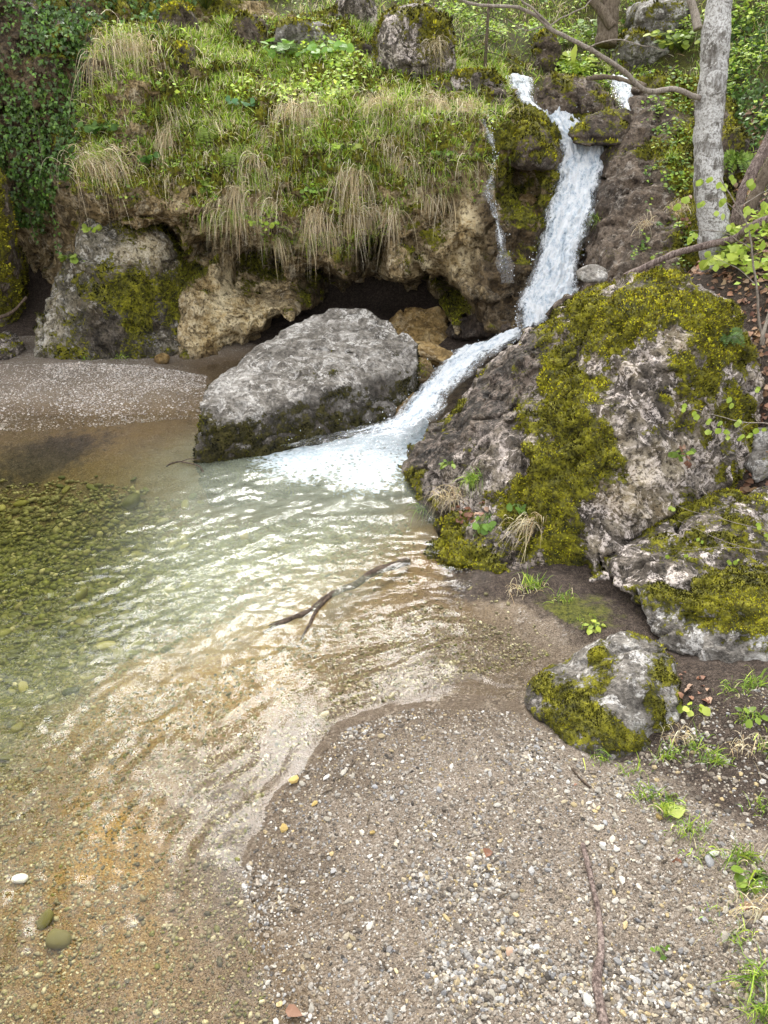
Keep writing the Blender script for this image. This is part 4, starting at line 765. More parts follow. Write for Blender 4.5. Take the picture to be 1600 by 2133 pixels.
fall('upper_trickle', [(at(545, 62, 12.2), at(552, 62, 12.2)), (at(546, 75, 12.0), at(556, 75, 12.0)), (at(548, 92, 11.7), at(560, 92, 11.7))], 'thin trickle beside the moss capped boulder', 8, 40, .015, 335, edge=.03, thick0=.8, lift=0)
# ------------------------------------------------------------------ surfaces to plant on
def combine(items):
    vs, qs, o = [], [], 0
    for v, q in items: vs.append(v); qs.append(q+o); o += len(v)
    return np.concatenate(vs), np.concatenate(qs)
gsel = (GV[GQ[:, 0], 1] > 1.0) & (GV[GQ[:, 0], 1] < 16) & (np.abs(GV[GQ[:, 0], 0]) < 7)
GQn = GQ[gsel]
allV, allQ = combine([(GV, GQn)]+[(r['V'], r['Q']) for r in ROCKS.values()])
SCENE = BVHTree.FromPolygons(allV.tolist(), allQ.tolist())
def hit(px, py):
    h = SCENE.ray_cast(Vector((0, 0, CAM_H)), Vector(unit(ray(px, py))))
    if h[0] is None: p = at(px, py, 12); return p, np.array([0, -.5, .8])
    n = np.array(h[1]); d = ray(px, py)
    return np.array(h[0]), (n if n @ d < 0 else -n)
def drop_z(x, y, top=6.0):
    h = SCENE.ray_cast(Vector((float(x), float(y), top)), Vector((0, 0, -1))); return (h[0][2], np.array(h[1])) if h[0] is not None else (0.0, np.array([0, 0, 1.0]))
def sample(V, Q, n, wfn, r=rng):
    a, b, c, d = (V[Q[:, k]] for k in range(4)); nn = np.cross(c-a, d-b); ar = .5*np.linalg.norm(nn, axis=1); N = unit(nn); cen = (a+b+c+d)/4
    px, py = proj(cen); w = ar*wfn(cen, N, px, py); w = np.maximum(w, 0)
    if w.sum() <= 0: return np.zeros((0, 3)), np.zeros((0, 3))
    i = r.choice(len(Q), n, p=w/w.sum()); u = r.random((n, 1)); v = r.random((n, 1))
    P = (a[i]*(1-u)+b[i]*u)*(1-v)+(d[i]*(1-u)+c[i]*u)*v
    return P, N[i]
def inpoly(px, py, poly):
    res = np.zeros(np.shape(px), bool); n = len(poly)
    for i in range(n):
        x0, y0 = poly[i]; x1, y1 = poly[(i+1) % n]
        if y0 == y1: continue
        c = ((y0 > py) != (y1 > py)) & (px < (x1-x0)*(py-y0)/(y1-y0)+x0); res ^= c
    return res

TW = []
for a, b, w in [(1004, 248, 7), (1020, 285, 8), (1030, 320, 5), (1024, 365, 5), (1016, 405, 7), (1030, 440, 8), (1040, 480, 9), (1048, 530, 12), (1058, 590, 14)]:
    l_, r_ = hit(a-w, b)[0], hit(a+w, b)[0]; y_ = min(l_[1], r_[1])-.03; TW.append((at(a-w, b, y_), at(a+w, b, y_)))
fall('thin_trickle', TW, 'thin trickle of water down the cliff face', 14, 200, .012, 331, edge=.05, dropn=90, thick0=.50, lift=.0, fade=.8)
# ------------------------------------------------------------------ blades, leaves, tubes
STRAW = np.array([(.68, .58, .38), (.56, .46, .27), (.76, .68, .50), (.44, .33, .18)]); GREEN = np.array([(.15, .25, .03), (.22, .34, .045), (.29, .41, .08), (.11, .19, .025)])
LIME = np.array([(.38, .50, .06), (.46, .56, .11), (.31, .43, .045)]); DARKG = np.array([(.045, .085, .016), (.065, .12, .024), (.09, .15, .03)])
MOSSC = np.array([(.32, .30, .014), (.24, .225, .014), (.12, .10, .012), (.38, .36, .03), (.075, .06, .012)]); DEADC = np.array([(.22, .115, .06), (.31, .18, .10), (.15, .075, .04), (.36, .25, .16), (.26, .15, .09)])
def pick(pal, n, r=rng, var=.15): return pal[r.integers(0, len(pal), n)]*(1+r.uniform(-var, var, (n, 1)))
def blades(g, root, d0, L, bend, w, col, seg=4, r=rng, tipcol=None):
    n = len(root); t = np.linspace(0, 1, seg+1); d0 = unit(d0); L = np.asarray(L)[:, None, None]; B = np.asarray(bend)[:, None, None]
    cen = root[:, None]+L*(d0[:, None]*t[None, :, None]*(1-.25*B*t[None, :, None])+np.array([0, 0, -1.])*B*(t**2)[None, :, None])
    tan = np.gradient(cen, axis=1); s = np.cross(unit(tan), unit(r.normal(size=(n, 1, 3)))); s = unit(s)
    ww = np.asarray(w)[:, None, None]*((1-t)**.7*.9+.1)[None, :, None]
    A, Bv = cen-s*ww, cen+s*ww
    V = np.stack([A, Bv], 2).reshape(n, -1, 3); k = 2*(seg+1)
    f = np.array([[2*i, 2*i+1, 2*i+3, 2*i+2] for i in range(seg)]); F = (f[None]+(np.arange(n)*k)[:, None, None]).reshape(-1, 4)
    c = np.repeat(col[:, None], k, 1)
    if tipcol is not None:
        tt = np.repeat(t, 2)[None, :, None]; c = c*(1-tt)+tipcol[:, None]*tt
    g.add(V.reshape(-1, 3), [F], c.reshape(-1, 3))
LEAF = np.array([(0, 0, 0), (.22, .30, .05), (.22, 0, 0), (.22, -.30, .05), (.55, .40, .06), (.55, 0, 0), (.55, -.40, .06), (.85, .2, .0), (.85, 0, -.03), (.85, -.2, .0), (1, 0, -.07)])
LEAF_F = [np.array([[2, 5, 4, 1], [3, 6, 5, 2], [5, 8, 7, 4], [6, 9, 8, 5]]), np.array([[0, 2, 1], [0, 3, 2], [7, 8, 10], [8, 9, 10]])]
SLEAF = np.array([(0, 0, 0), (.45, .36, .06), (.5, 0, 0), (.45, -.36, .06), (1, 0, -.05)]); SLEAF_F = [np.array([[0, 2, 1], [0, 3, 2], [1, 2, 4], [2, 3, 4]])]
IVY = np.array([(0, 0, 0), (-.05, .30, .03), (.28, .52, .05), (.42, .26, .02), (1, 0, -.05), (.42, -.26, .02), (.28, -.52, .05), (-.05, -.30, .03)]); IVY_F = [np.array([[0, 2, 1], [0, 3, 2], [0, 4, 3], [0, 5, 4], [0, 6, 5], [0, 7, 6]])]
MTUFT = np.array([(-.28, 0, 0), (.28, 0, 0), (.05, .1, 1), (0, -.28, 0), (0, .28, 0), (.1, -.12, .9), (-.2, -.2, 0), (.2, .2, 0), (-.25, .2, .75)]); MTUFT_F = [np.array([[0, 1, 2], [3, 4, 5], [6, 7, 8]])]
def frames(d, n):
    d = unit(d); s = unit(np.cross(n, d)); m = np.cross(d, s); return np.stack([d, s, m], 1)
def leaves(g, tv, tf, P, d, n, size, col, aspect=1.0, **k):
    put(g, tv, tf, P, frames(d, n), np.asarray(size)[:, None]*np.array([[1, aspect, 1]]), col, **k)
def tube(g, P, R, sides=7, col=(1, 1, 1), wob=0.0, seed=0, **attrs):
    P = np.asarray(P, float); R = np.broadcast_to(np.asarray(R, float), (len(P),)); T = unit(np.gradient(P, axis=0))
    ref = np.array([0.31, .17, .93]) if abs(T[0][2]) < .9 else np.array([1., 0, 0]); s = unit(np.cross(T, ref)); b = np.cross(T, s)
    a = np.arange(sides)/sides*2*math.pi
    ring = np.cos(a)[None, :, None]*s[:, None]+np.sin(a)[None, :, None]*b[:, None]
    V = P[:, None]+ring*R[:, None, None]
    if wob: V = V+ring*(fbm(V.reshape(-1, 3), .12, 3, seed=seed).reshape(len(P), sides, 1)*wob)
    n = len(P); J = np.arange(n*sides).reshape(n, sides); K = np.roll(J, -1, 1)
    F = np.stack([J[:-1].ravel(), K[:-1].ravel(), K[1:].ravel(), J[1:].ravel()], 1)
    V = np.concatenate([V.reshape(-1, 3), P[:1], P[-1:]]); c0, c1 = n*sides, n*sides+1
    cap = np.concatenate([np.stack([K[0], J[0], np.full(sides, c0)], 1), np.stack([J[-1], K[-1], np.full(sides, c1)], 1)])
    g.add(V, [F, cap], col, **{k: (np.full(len(V), v) if np.isscalar(v) else v) for k, v in attrs.items()})
def path(P, n, wob=0.0, seed=0):
    Q = catmull(P, n)
    if wob: Q = Q+np.stack([fbm(Q, .25, 3, seed=seed), fbm(Q, .25, 3, seed=seed+1), fbm(Q, .25, 3, seed=seed+2)], 1)*wob
    return Q

# ------------------------------------------------------------------ moss fuzz: a part of each mossy rock
for nm, r_ in ROCKS.items():
    V, Q, m = r_['V'], r_['Q'], r_['m']; dist = float(np.median(V[:, 1]))
    mq = m[Q].mean(1); a, b, c, d = (V[Q[:, k]] for k in range(4)); nn = np.cross(c-a, d-b); ar = .5*np.linalg.norm(nn, axis=1)
    w = ar*sstep(.5, .68, mq+.10*fbm((a+c)/2, .08, 2, seed=77)); area = w.sum()
    if area < .02: continue
    sz = .0085+.0022*max(dist-3, 0); n = int(min(area/(sz*sz)*.85, 42000))
    i = rng.choice(len(Q), n, p=w/area); u = rng.random((n, 1)); v = rng.random((n, 1)); P = (a[i]*(1-u)+b[i]*u)*(1-v)+(d[i]*(1-u)+c[i]*u)*v; N = unit(nn[i])
    tone = fbm(P, .12, 3, seed=78)+.7*fbm(P, .45, 2, seed=79)
    up = unit(N+rng.normal(0, .3, (n, 3))+np.array([0, 0, .25])); d_ = unit(rng.normal(size=(n, 3))); d_ = unit(d_-up*(d_*up).sum(1, keepdims=True)); s_ = np.cross(up, d_)
    col = pick(MOSSC, n)*np.clip(.85+1.7*tone, .2, 1.7)[:, None]
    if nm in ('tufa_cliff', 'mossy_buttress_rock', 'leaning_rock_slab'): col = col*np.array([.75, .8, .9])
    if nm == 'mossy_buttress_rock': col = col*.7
    if nm == 'grey_boulder': col = col*np.array([.34, .34, .6])  # tufts darkened too, part of the front face's painted shade
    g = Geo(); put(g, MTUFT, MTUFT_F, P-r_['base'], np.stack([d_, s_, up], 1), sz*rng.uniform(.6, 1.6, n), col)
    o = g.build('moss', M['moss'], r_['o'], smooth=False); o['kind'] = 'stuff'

cl = ROCKS['tufa_cliff']; CV, CQ = cl['V'], cl['Q']
gQf = GQn[(GV[GQn[:, 0], 1] > 8.2)]
LIP = [(165, 180), (200, 60), (330, 60), (420, 40), (1050, 40), (1060, 230), (1020, 300), (1000, 420), (900, 400), (840, 440), (800, 500), (720, 530), (640, 520), (540, 500), (440, 470), (330, 430), (290, 440), (200, 430), (150, 400), (160, 330)]
HANG = [(330, 230), (1050, 215), (1040, 300), (1000, 390), (840, 420), (780, 470), (700, 525), (560, 500), (450, 460), (330, 380)]
# ------------------------------------------------------------------ grass: short green cover of brow and slope
def patchy(P, size, lo, hi, seed): return sstep(lo, hi, fbm(P, size, 3, seed=seed))
g = Geo()
P, N = sample(CV, CQ, 34000, lambda c, n, px, py: inpoly(px, py, LIP)*sstep(.12, .55, n[:, 2])*(.15+patchy(c, .45, -.25, .25, 401)))
n = len(P); d0 = unit(N*.7+np.array([0, -.25, .75])+rng.normal(0, .42, (n, 3)))
col = pick(np.concatenate([GREEN, LIME, LIME, STRAW[:3]]), n, var=.25); blades(g, P, d0, rng.uniform(.06, .20, n), rng.uniform(.1, .7, n), rng.uniform(.0025, .0055, n), col, 3, tipcol=col*1.25)
P, N = sample(GV, gQf, 15000, lambda c, n, px, py: (px > -50)*(px < 1650)*(py > -60)*(c[:, 2] > 1.8)*(.12+patchy(c, .6, -.2, .3, 402)))
n = len(P); d0 = unit(N*.4+np.array([0, -.2, .8])+rng.normal(0, .45, (n, 3))); col = pick(np.concatenate([GREEN, LIME, STRAW]), n, var=.25)
blades(g, P, d0, rng.uniform(.08, .24, n), rng.uniform(.1, .9, n), rng.uniform(.003, .006, n), col, 3, tipcol=col*1.2)
tag(g.build('slope_grass', M['grass']), 'short green grass covering the cliff brow and upper slope', 'grass', kind='stuff')
# dry grass hanging from the lip in clumps
g = Geo()
cP, cN = sample(CV, CQ, 330, lambda c, n, px, py: inpoly(px, py, HANG)*(.3+patchy(c, .5, -.1, .3, 403)))
cP2, cN2 = sample(CV, CQ, 110, lambda c, n, px, py: inpoly(px, py, [(330, 190), (1060, 190), (1050, 260), (330, 270)])*1.0)
for p, nn in zip(np.concatenate([cP, cP2]), np.concatenate([cN, cN2])):
    k = int(rng.integers(12, 60)); root = p+rng.normal(0, rng.uniform(.03, .09), (k, 3))*np.array([1.4, .4, .6]); d0 = unit(nn*.8+np.array([0, -.45, .35])+rng.normal(0, .35, (k, 3)))
    gr = rng.random() < .42
    col = pick(np.concatenate([GREEN, LIME]) if gr else STRAW, k, var=.3); blades(g, root, d0, rng.uniform(.06, .27, k)*(.75 if gr else 1)*rng.uniform(.7, 1.15), rng.uniform(.5, 1.6, k), rng.uniform(.0018, .0036, k), col*.9, 5, tipcol=col*1.1)
tag(g.build('hanging_grass', M['grass']), 'dry straw-coloured grass hanging over the cliff lip', 'grass', kind='stuff')

def tuft(name, px, py, n, L, spread, pal, label, group=None, droop=(.8, 1.5), green_top=0.0, w=(.0018, .0035), up=.35, sp2=None, seg=6, seed=None, lean=.5, cat='grass tuft'):
    r = np.random.default_rng(seed or int(px*7+py)); p, nn = hit(px, py)
    root = r.normal(0, spread, (n, 3))*np.array([1, .5, .6 if sp2 is None else sp2]); d0 = unit(nn*lean+np.array([0, -.25, up])+r.normal(0, .48, (n, 3)))
    col = pal[r.integers(0, len(pal), n)]*(1+r.uniform(-.25, .25, (n, 1)))
    g = Geo(); blades(g, root, d0, r.uniform(.25, 1.0, n)*L, r.uniform(*droop, n), r.uniform(*w, n), col, seg, r, tipcol=col*1.15)
    o = g.build('blades', M['grass']); e = empty(name, p); o.parent = e; o['kind'] = 'stuff'
    if green_top:
        k = int(n*green_top); root = r.normal(0, spread*.9, (k, 3))*np.array([1, .5, .5])+np.array([0, 0, .02]); col = np.concatenate([GREEN, LIME])[r.integers(0, 7, k)]
        g = Geo(); blades(g, root, unit(np.array([0, -.15, 1.])+r.normal(0, .45, (k, 3))), r.uniform(.3, .6, k)*L, r.uniform(.2, .8, k), r.uniform(*w, k), col, 4, r, tipcol=col*1.3)
        o2 = g.build('green_shoots', M['grass'], e); o2['label'] = 'fresh green shoots'; o2['kind'] = 'stuff'
    tag(e, label, cat, group); return e
tuft('hanging_grass_tuft', 262, 100, 520, .62, .13, STRAW, 'large shaggy straw-coloured tuft under a green crown near the ivy', green_top=.35, up=.6)
tuft('hanging_grass_tuft', 208, 335, 460, .50, .14, STRAW, 'broad drooping tuft with green top above the mossy buttress rock', green_top=.4, up=.6)
tuft('hanging_grass_tuft', 352, 285, 260, .42, .06, STRAW, 'compact beard-like dry tuft in the middle of the mossy lip', green_top=.15, up=.4)
tuft('hanging_grass_tuft', 492, 395, 230, .48, .07, STRAW*.95+.02, 'pale grey dry tuft hanging lowest over the left cave shadow', up=.2)
tuft('hanging_grass_tuft', 530, 330, 160, .36, .06, STRAW, 'thin dry tuft beside the hanging fern on the lip', up=.2)
tuft('hanging_grass_tuft', 735, 360, 260, .50, .09, STRAW, 'long dry tuft hanging above the dark cave mouth', up=.2, green_top=.1)
tuft('hanging_grass_tuft', 630, 235, 380, .60, .15, STRAW, 'wide dry tuft draped below the bright green brow', up=.4)
tuft('hanging_grass_tuft', 790, 225, 300, .50, .12, STRAW, 'dry tuft below the low brown stone on the brow', up=.4)
tuft('hanging_grass_tuft', 900, 225, 380, .56, .14, STRAW, 'thick dry tuft left of the thin trickle', up=.4)
tuft('hanging_grass_tuft', 970, 235, 300, .50, .10, STRAW, 'dry tuft fringing the thin trickle', up=.4, green_top=.1)
tuft('hanging_grass_tuft', 820, 440, 90, .42, .03, STRAW, 'slim dry strand hanging on the tan cliff pillar', up=.1)
tuft('hanging_grass_tuft', 205, 120, 160, .7, .04, STRAW, 'stringy dry strands hanging along the ivy edge', up=.2)
tuft('hanging_grass_tuft', 660, 440, 200, .42, .09, STRAW, 'ragged dry fringe over the middle of the cave', up=.1)
tuft('hanging_grass_tuft', 560, 420, 120, .35, .06, STRAW, 'short dry fringe between two longer tufts', up=.1)
GT = 'green grass tufts'
for px, py, n, L, lab in [(1110, 1225, 150, .26, 'bright green spiky tuft at the foot of the huge mossy boulder'), (1175, 1250, 60, .16, 'small spiky green tuft beside the bright green one'), (990, 1000, 170, .24, 'green tuft sprouting from the flank of the huge boulder'),
                          (1245, 460, 60, .26, 'lone green tuft on the leaning rock slab'), (1252, 1580, 70, .17, 'small green tuft against the pyramid boulder'), (1390, 1580, 90, .19, 'loose green tuft right of the pyramid boulder'), (1482, 1585, 90, .18, 'bushy green tuft standing alone on bare dirt'),
                          (1545, 1790, 120, .2, 'green tuft at the dirt edge beside the gravel'), (1570, 1430, 110, .2, 'green tuft below the moss capped rock'), (1555, 1500, 60, .16, 'short leafy tuft on the dirt bank'), (1400, 1690, 150, .15, 'flattened grass patch along the gravel edge'),
                          (1350, 1660, 110, .14, 'thin grass patch near the pyramid boulder foot'), (1440, 1730, 110, .14, 'grass patch trailing into the gravel'), (1575, 1850, 90, .18, 'grassy clump at the edge of the bank'), (1580, 2040, 110, .18, 'grass clump low on the bank edge'), (885, 1060, 60, .2, 'thin grass fringe at the pool edge of the boulder'),
                          (1450, 1560, 60, .16, 'thin tuft between the lone bushy tuft and the pyramid boulder'), (1310, 1610, 60, .12, 'low blades at the front foot of the pyramid boulder'), (1590, 1690, 70, .16, 'short tuft on the dark dirt bank'), (1600, 1560, 80, .18, 'tuft at the outer dirt bank below the moss capped rock'), (1470, 1780, 80, .12, 'low grass at the gravel edge near the leafy clump'), (1545, 1960, 60, .14, 'small tuft between two clumps on the bank edge'), (1530, 1440, 60, .15, 'tuft under the edge of the moss capped rock'), (1600, 2110, 90, .2, 'long-bladed clump lowest on the bank edge'),
                          (255, 745, 60, .22, 'little green tuft at the foot of the mossy buttress rock'), (180, 750, 40, .16, 'tiny green tuft left of the buttress foot'), (1400, 330, 130, .28, 'green tuft on the slope beside the pale tree trunk'), (1225, 1300, 30, .11, 'tiny seedling tuft on the mossy mud'), (1500, 1900, 30, .12, 'sparse blades poking out of the gravel')]:
    tuft('grass_tuft', px, py, n, L, .035 if L > .15 else .04, np.concatenate([GREEN, LIME, GREEN, STRAW[:1]]), lab, droop=(.25, .9), w=(.0016, .0032), up=.9, seg=4, lean=.4, cat='grass tuft')
for px, py, n, L, lab in [(935, 1035, 130, .42, 'fan of bent dry stalks on the huge boulder flank'), (1105, 1085, 110, .34, 'dry tuft hanging beside the strawberry-like plant'), (1085, 1235, 50, .26, 'dry stalks under the bright green tuft'), (1410, 440, 190, .42, 'dry grass cascading down beside the pale tree trunk'), (1345, 470, 90, .3, 'grey-green tuft on the lower slab'),
                          (1420, 1540, 50, .3, 'sprawling dry stalks beside the pyramid boulder'), (1560, 1560, 50, .25, 'dry blades on the dirt bank'), (1590, 1900, 60, .28, 'dry tuft drooping over the gravel edge'), (905, 90, 120, .35, 'dry tuft on the ragged boulder'), (1290, 60, 100, .4, 'dry tuft hanging near the dark stump')]:
    tuft('dry_grass_tuft', px, py, n, L, .05, STRAW, lab, droop=(.4, 1.2), w=(.0014, .003), up=.5, lean=.7)

# ------------------------------------------------------------------ ivy
def ivy(name, poly, n, label, vines, size=(.028, .055), surf=None):
    V_, Q_ = surf or (CV, CQ)
    P, N = sample(V_, Q_, n, lambda c, nn, px, py: inpoly(px, py, poly)*(.25+patchy(c, .35, -.3, .2, 411)))
    k = len(P); base = np.array([P[:, 0].mean(), P[:, 1].mean(), P[:, 2].min()]); P = P+N*rng.uniform(.01, .09, (k, 1))-base
    nn = unit(N+np.array([0, -.3, .5])+rng.normal(0, .35, (k, 3))); d = unit(np.array([0, -.2, -1.])+rng.normal(0, .5, (k, 3)))
    col = pick(DARKG, k, var=.35); lt = rng.random(k) < .3; col[lt] = col[lt]*np.array([1.5, 1.6, 1.3])
    e = empty(name, base); g = Geo(); leaves(g, IVY, IVY_F, P, d, nn, rng.uniform(*size, k), col); o = g.build('leaves', M['ivy'], e, smooth=False); o['kind'] = 'stuff'
    sP, sN = sample(V_, Q_, vines, lambda c, nn, px, py: inpoly(px, py, poly)*1.0)
    for p, q in zip(sP, sN):
        L = rng.uniform(.3, .8); t = np.linspace(0, 1, 9)[:, None]; c = p+q*.07+np.array([0, -.06, -L])*t+np.array([.05, .03, 0])*fbm(np.concatenate([t*2, np.full((9, 2), p[0]*9)], 1), .5, 2)[:, None]
        gv = Geo(); tube(gv, c-base, .0035, 5, (.25, .19, .12)); gv.build('vine', M['dark_bark'], e)
        m_ = 26; i = rng.integers(0, 9, m_); q_ = c[i]-base+rng.normal(0, .02, (m_, 3)); gl = Geo(); leaves(gl, IVY, IVY_F, q_, unit(np.array([0, -.3, -.8])+rng.normal(0, .5, (m_, 3))), unit(np.array([0, -.7, .5])+rng.normal(0, .35, (m_, 3))), rng.uniform(*size, m_)*.85, pick(DARKG, m_, var=.3)*1.4); gl.build('vine_leaves', M['ivy'], e, smooth=False)['kind'] = 'stuff'
    tag(e, label, 'ivy')
ivy('ivy_curtain', [(-80, -60), (290, -60), (200, 60), (170, 180), (165, 330), (120, 400), (95, 470), (-80, 470)], 14000, 'dark ivy curtain hanging down the rock wall', 26)
gR = GQn[(GV[GQn[:, 0], 1] > 7.5) & (GV[GQn[:, 0], 0] > 2.5)]
ivy('ivy_patch', [(1505, 60), (1680, 0), (1680, 420), (1560, 300), (1510, 240)], 2200, 'dark glossy ivy patch on the slope behind the pale trunk', 5, surf=combine([(GV, gR)]))
ivy('ivy_patch', [(290, -60), (420, -60), (400, 40), (330, 90), (240, 60)], 1200, 'dark ivy creeping over the top beside the ivy curtain', 3, surf=combine([(CV, CQ), (GV, gQf)]))

# ------------------------------------------------------------------ herbs
def herb_cover(name, surf, poly, n, pal, size, label, clump=.3, seed=1, lift=.05, prob=None):
    P, N = sample(*surf, n, lambda c, nn, px, py: inpoly(px, py, poly)*(.03+patchy(c, clump, .0, .3, seed))*(1 if prob is None else prob(c, nn)))
    k = len(P)
    if k == 0: return
    P = P+N*rng.uniform(0, lift, (k, 1))+np.array([0, 0, 1])*rng.uniform(0, lift, (k, 1)); nn = unit(N*.5+np.array([0, -.2, .8])+rng.normal(0, .35, (k, 3))); d = unit(rng.normal(size=(k, 3))*np.array([1, 1, .4])+np.array([0, -.4, 0]))
    g = Geo(); leaves(g, SLEAF, SLEAF_F, P, d, nn, rng.uniform(*size, k), pick(pal, k, var=.25)); tag(g.build(name, M['leaf'], smooth=False), label, 'herbs', kind='stuff')
herb_cover('lip_herbs', (CV, CQ), LIP, 4800, np.concatenate([GREEN, LIME]), (.025, .06), 'small leafy green herbs scattered over the cliff lip', .22, 421)
both = combine([(CV, CQ), (GV, gQf)])
herb_cover('brow_herbs', both, [(330, 60), (560, 40), (760, 90), (800, 160), (700, 230), (420, 230), (330, 180)], 3800, np.concatenate([LIME*1.25, GREEN[2:3]*1.2]), (.03, .07), 'lush bright green herbs on the grassy brow', .5, 422, .1)
herb_cover('slope_herbs', combine([(GV, gQf)]), [(-50, -60), (1650, -60), (1650, 300), (1300, 200), (1000, 160), (0, 100)], 8000, np.concatenate([GREEN, LIME, LIME*1.15]), (.035, .08), 'mixed herbs and low leaves on the upper slope', .5, 423, .12)
slab = ROCKS['leaning_rock_slab']
herb_cover('slab_herbs', (slab['V'], slab['Q']), [(1330, 150), (1480, 130), (1480, 560), (1310, 560), (1350, 400), (1330, 300)], 1900, np.concatenate([GREEN, DARKG*1.6, LIME]), (.03, .06), 'herbs growing over the right part of the leaning slab', .3, 424)
herb_cover('bank_herbs', (GV, GQn), [(1480, 520), (1650, 480), (1650, 690), (1560, 620)], 500, LIME, (.05, .10), 'bright young leaves on the bank beside the tree foot', .4, 425, .15)
def plant(name, px, py, n, size, rad, pal, label, hgt=.08, tv=LEAF, tf=LEAF_F, down=0.0, stems=True, cat='plant', asp=1.3):
    r = np.random.default_rng(int(px+py*3)); p, nn = hit(px, py); e = empty(name, p); up = unit(nn*.6+np.array([0, -.2, .7]))
    a = r.random(n)*2*math.pi; rr = rad*np.sqrt(r.random(n)); off = np.stack([np.cos(a)*rr, np.sin(a)*rr*.6, np.zeros(n)], 1)+up*r.uniform(.3, 1, (n, 1))*hgt; off[:, 2] -= down*rr*1.2; off[:, 1] -= .03
    d = unit(np.stack([np.cos(a), np.sin(a)*.7-.2, -.2-down*np.ones(n)], 1)+r.normal(0, .3, (n, 3)))
    if stems:
        g = Geo()
        for q in off: tube(g, np.stack([np.zeros(3), q*.5+up*hgt*.3, q]), .0018, 4, (.2, .28, .08))
        g.build('stems', M['leaf'], e)
    big = size*FOC/np.linalg.norm(p-np.array([0, 0, CAM_H])) >= 12 and n <= 60
    sz = r.uniform(.6, 1.1, n)*size; N_ = unit(up+r.normal(0, .3, (n, 3))); cl_ = pal[r.integers(0, len(pal), n)]*(1+r.uniform(-.2, .2, (n, 1)))
    if big:
        for i in range(n):
            g = Geo(); leaves(g, tv, tf, off[i:i+1], d[i:i+1], N_[i:i+1], sz[i:i+1], cl_[i:i+1], asp); g.build('leaf', M['leaf'], e)
    else:
        g = Geo(); leaves(g, tv, tf, off, d, N_, sz, cl_, asp); g.build('leaves', M['leaf'], e)
    return tag(e, label, cat)
plant('strawberry_plant', 1020, 1075, 30, .06, .13, np.array([(.13, .26, .04), (.16, .31, .05), (.20, .34, .06)]), 'round-leaved green plant hanging on the mossy boulder', .07, down=.75, asp=1.6)
plant('strawberry_plant', 1075, 1050, 14, .05, .07, np.array([(.13, .26, .04), (.16, .31, .05)]), 'small round-leaved plant above the dry tuft on the boulder', .05, down=.3, asp=1.5)
plant('leafy_seedling', 938, 965, 9, .07, .05, GREEN, 'small star-shaped seedling on the bare boulder flank', .04, asp=.7)
plant('leafy_seedling', 1415, 945, 8, .06, .06, GREEN, 'seedling among dead leaves on the boulder face', .05)
plant('leafy_seedling', 1235, 1305, 12, .045, .05, LIME, 'tiny bright seedling on the mossy mud', .04, asp=.9)
plant('leafy_seedling', 1440, 1480, 7, .05, .05, LIME, 'round-leaved seedling beside the pyramid boulder', .08)
plant('leafy_seedling', 1555, 1490, 10, .06, .06, GREEN, 'leafy plant with pointed leaves on the dirt bank', .06, asp=.8)
plant('leafy_seedling', 1390, 1665, 5, .07, .05, LIME, 'broad bright leaves in the grass at the gravel edge', .05)
plant('leafy_seedling', 1570, 1830, 16, .045, .08, GREEN, 'small leafy clump at the bank edge above the gravel', .06)
plant('leafy_seedling', 1370, 1970, 8, .025, .03, GREEN, 'tiny weed in the gravel right of the stick', .03)
plant('leafy_herb', 215, 272, 34, .09, .2, np.array([(.07, .16, .025), (.10, .21, .035)]), 'dark leafy clover-like plant between the two left tufts', .12)
plant('leafy_herb', 310, 335, 14, .07, .1, np.array([(.08, .17, .03), (.11, .22, .035)]), 'small dark leafy plant left of the beard-like tuft', .08)
plant('leafy_herb', 150, 545, 18, .08, .14, GREEN, 'leafy sprig on the mossy buttress rock', .1)
plant('leafy_herb', 190, 480, 10, .07, .08, LIME, 'bright sprig at the top of the buttress rock', .06)
plant('leafy_herb', 505, 225, 22, .07, .18, np.array([(.10, .22, .08), (.14, .28, .1)]), 'pale leafy herb on the lip below the brow', .12)
plant('leafy_herb', 550, 470, 20, .06, .14, LIME, 'sprawling bright herb on the lip underside', .06)
plant('leafy_herb', 660, 400, 22, .05, .14, GREEN, 'leafy herb among the dry fringe', .06)
plant('leafy_herb', 930, 320, 18, .06, .14, GREEN, 'leafy herb on the cliff left of the thin trickle', .06)
plant('leafy_herb', 720, 310, 22, .06, .16, LIME, 'bright herb in the middle of the cliff lip', .06)
plant('leafy_herb', 435, 385, 14, .07, .1, GREEN, 'leafy herb on the bare tan spot of the lip', .06)
plant('butterbur', 1190, 140, 14, .20, .22, LIME, 'large pale green round leaves behind the crowning boulder', .15, asp=1.9)
plant('butterbur', 1225, 150, 10, .13, .2, LIME, 'smaller round leaves right of the large ones', .1, asp=1.8)
plant('green_bush', 1250, 85, 60, .10, .4, GREEN, 'green leafy bush below the dark stump', .3, cat='bush')
plant('green_bush', 1420, 110, 60, .10, .4, np.concatenate([GREEN, LIME]), 'fresh green shrub left of the pale trunk', .3, cat='bush')
plant('green_bush', 1540, 560, 40, .11, .3, LIME, 'bright green shrub behind the huge boulder beside the trunk', .16, cat='bush')
plant('green_bush', 640, 120, 60, .12, .5, np.array([(.17, .36, .05), (.22, .43, .07)]), 'lush dense green plants below the moss capped boulder', .2, cat='bush')
plant('green_bush', 430, 20, 60, .12, .6, LIME, 'light green shrub at the top of the slope', .5, cat='bush')
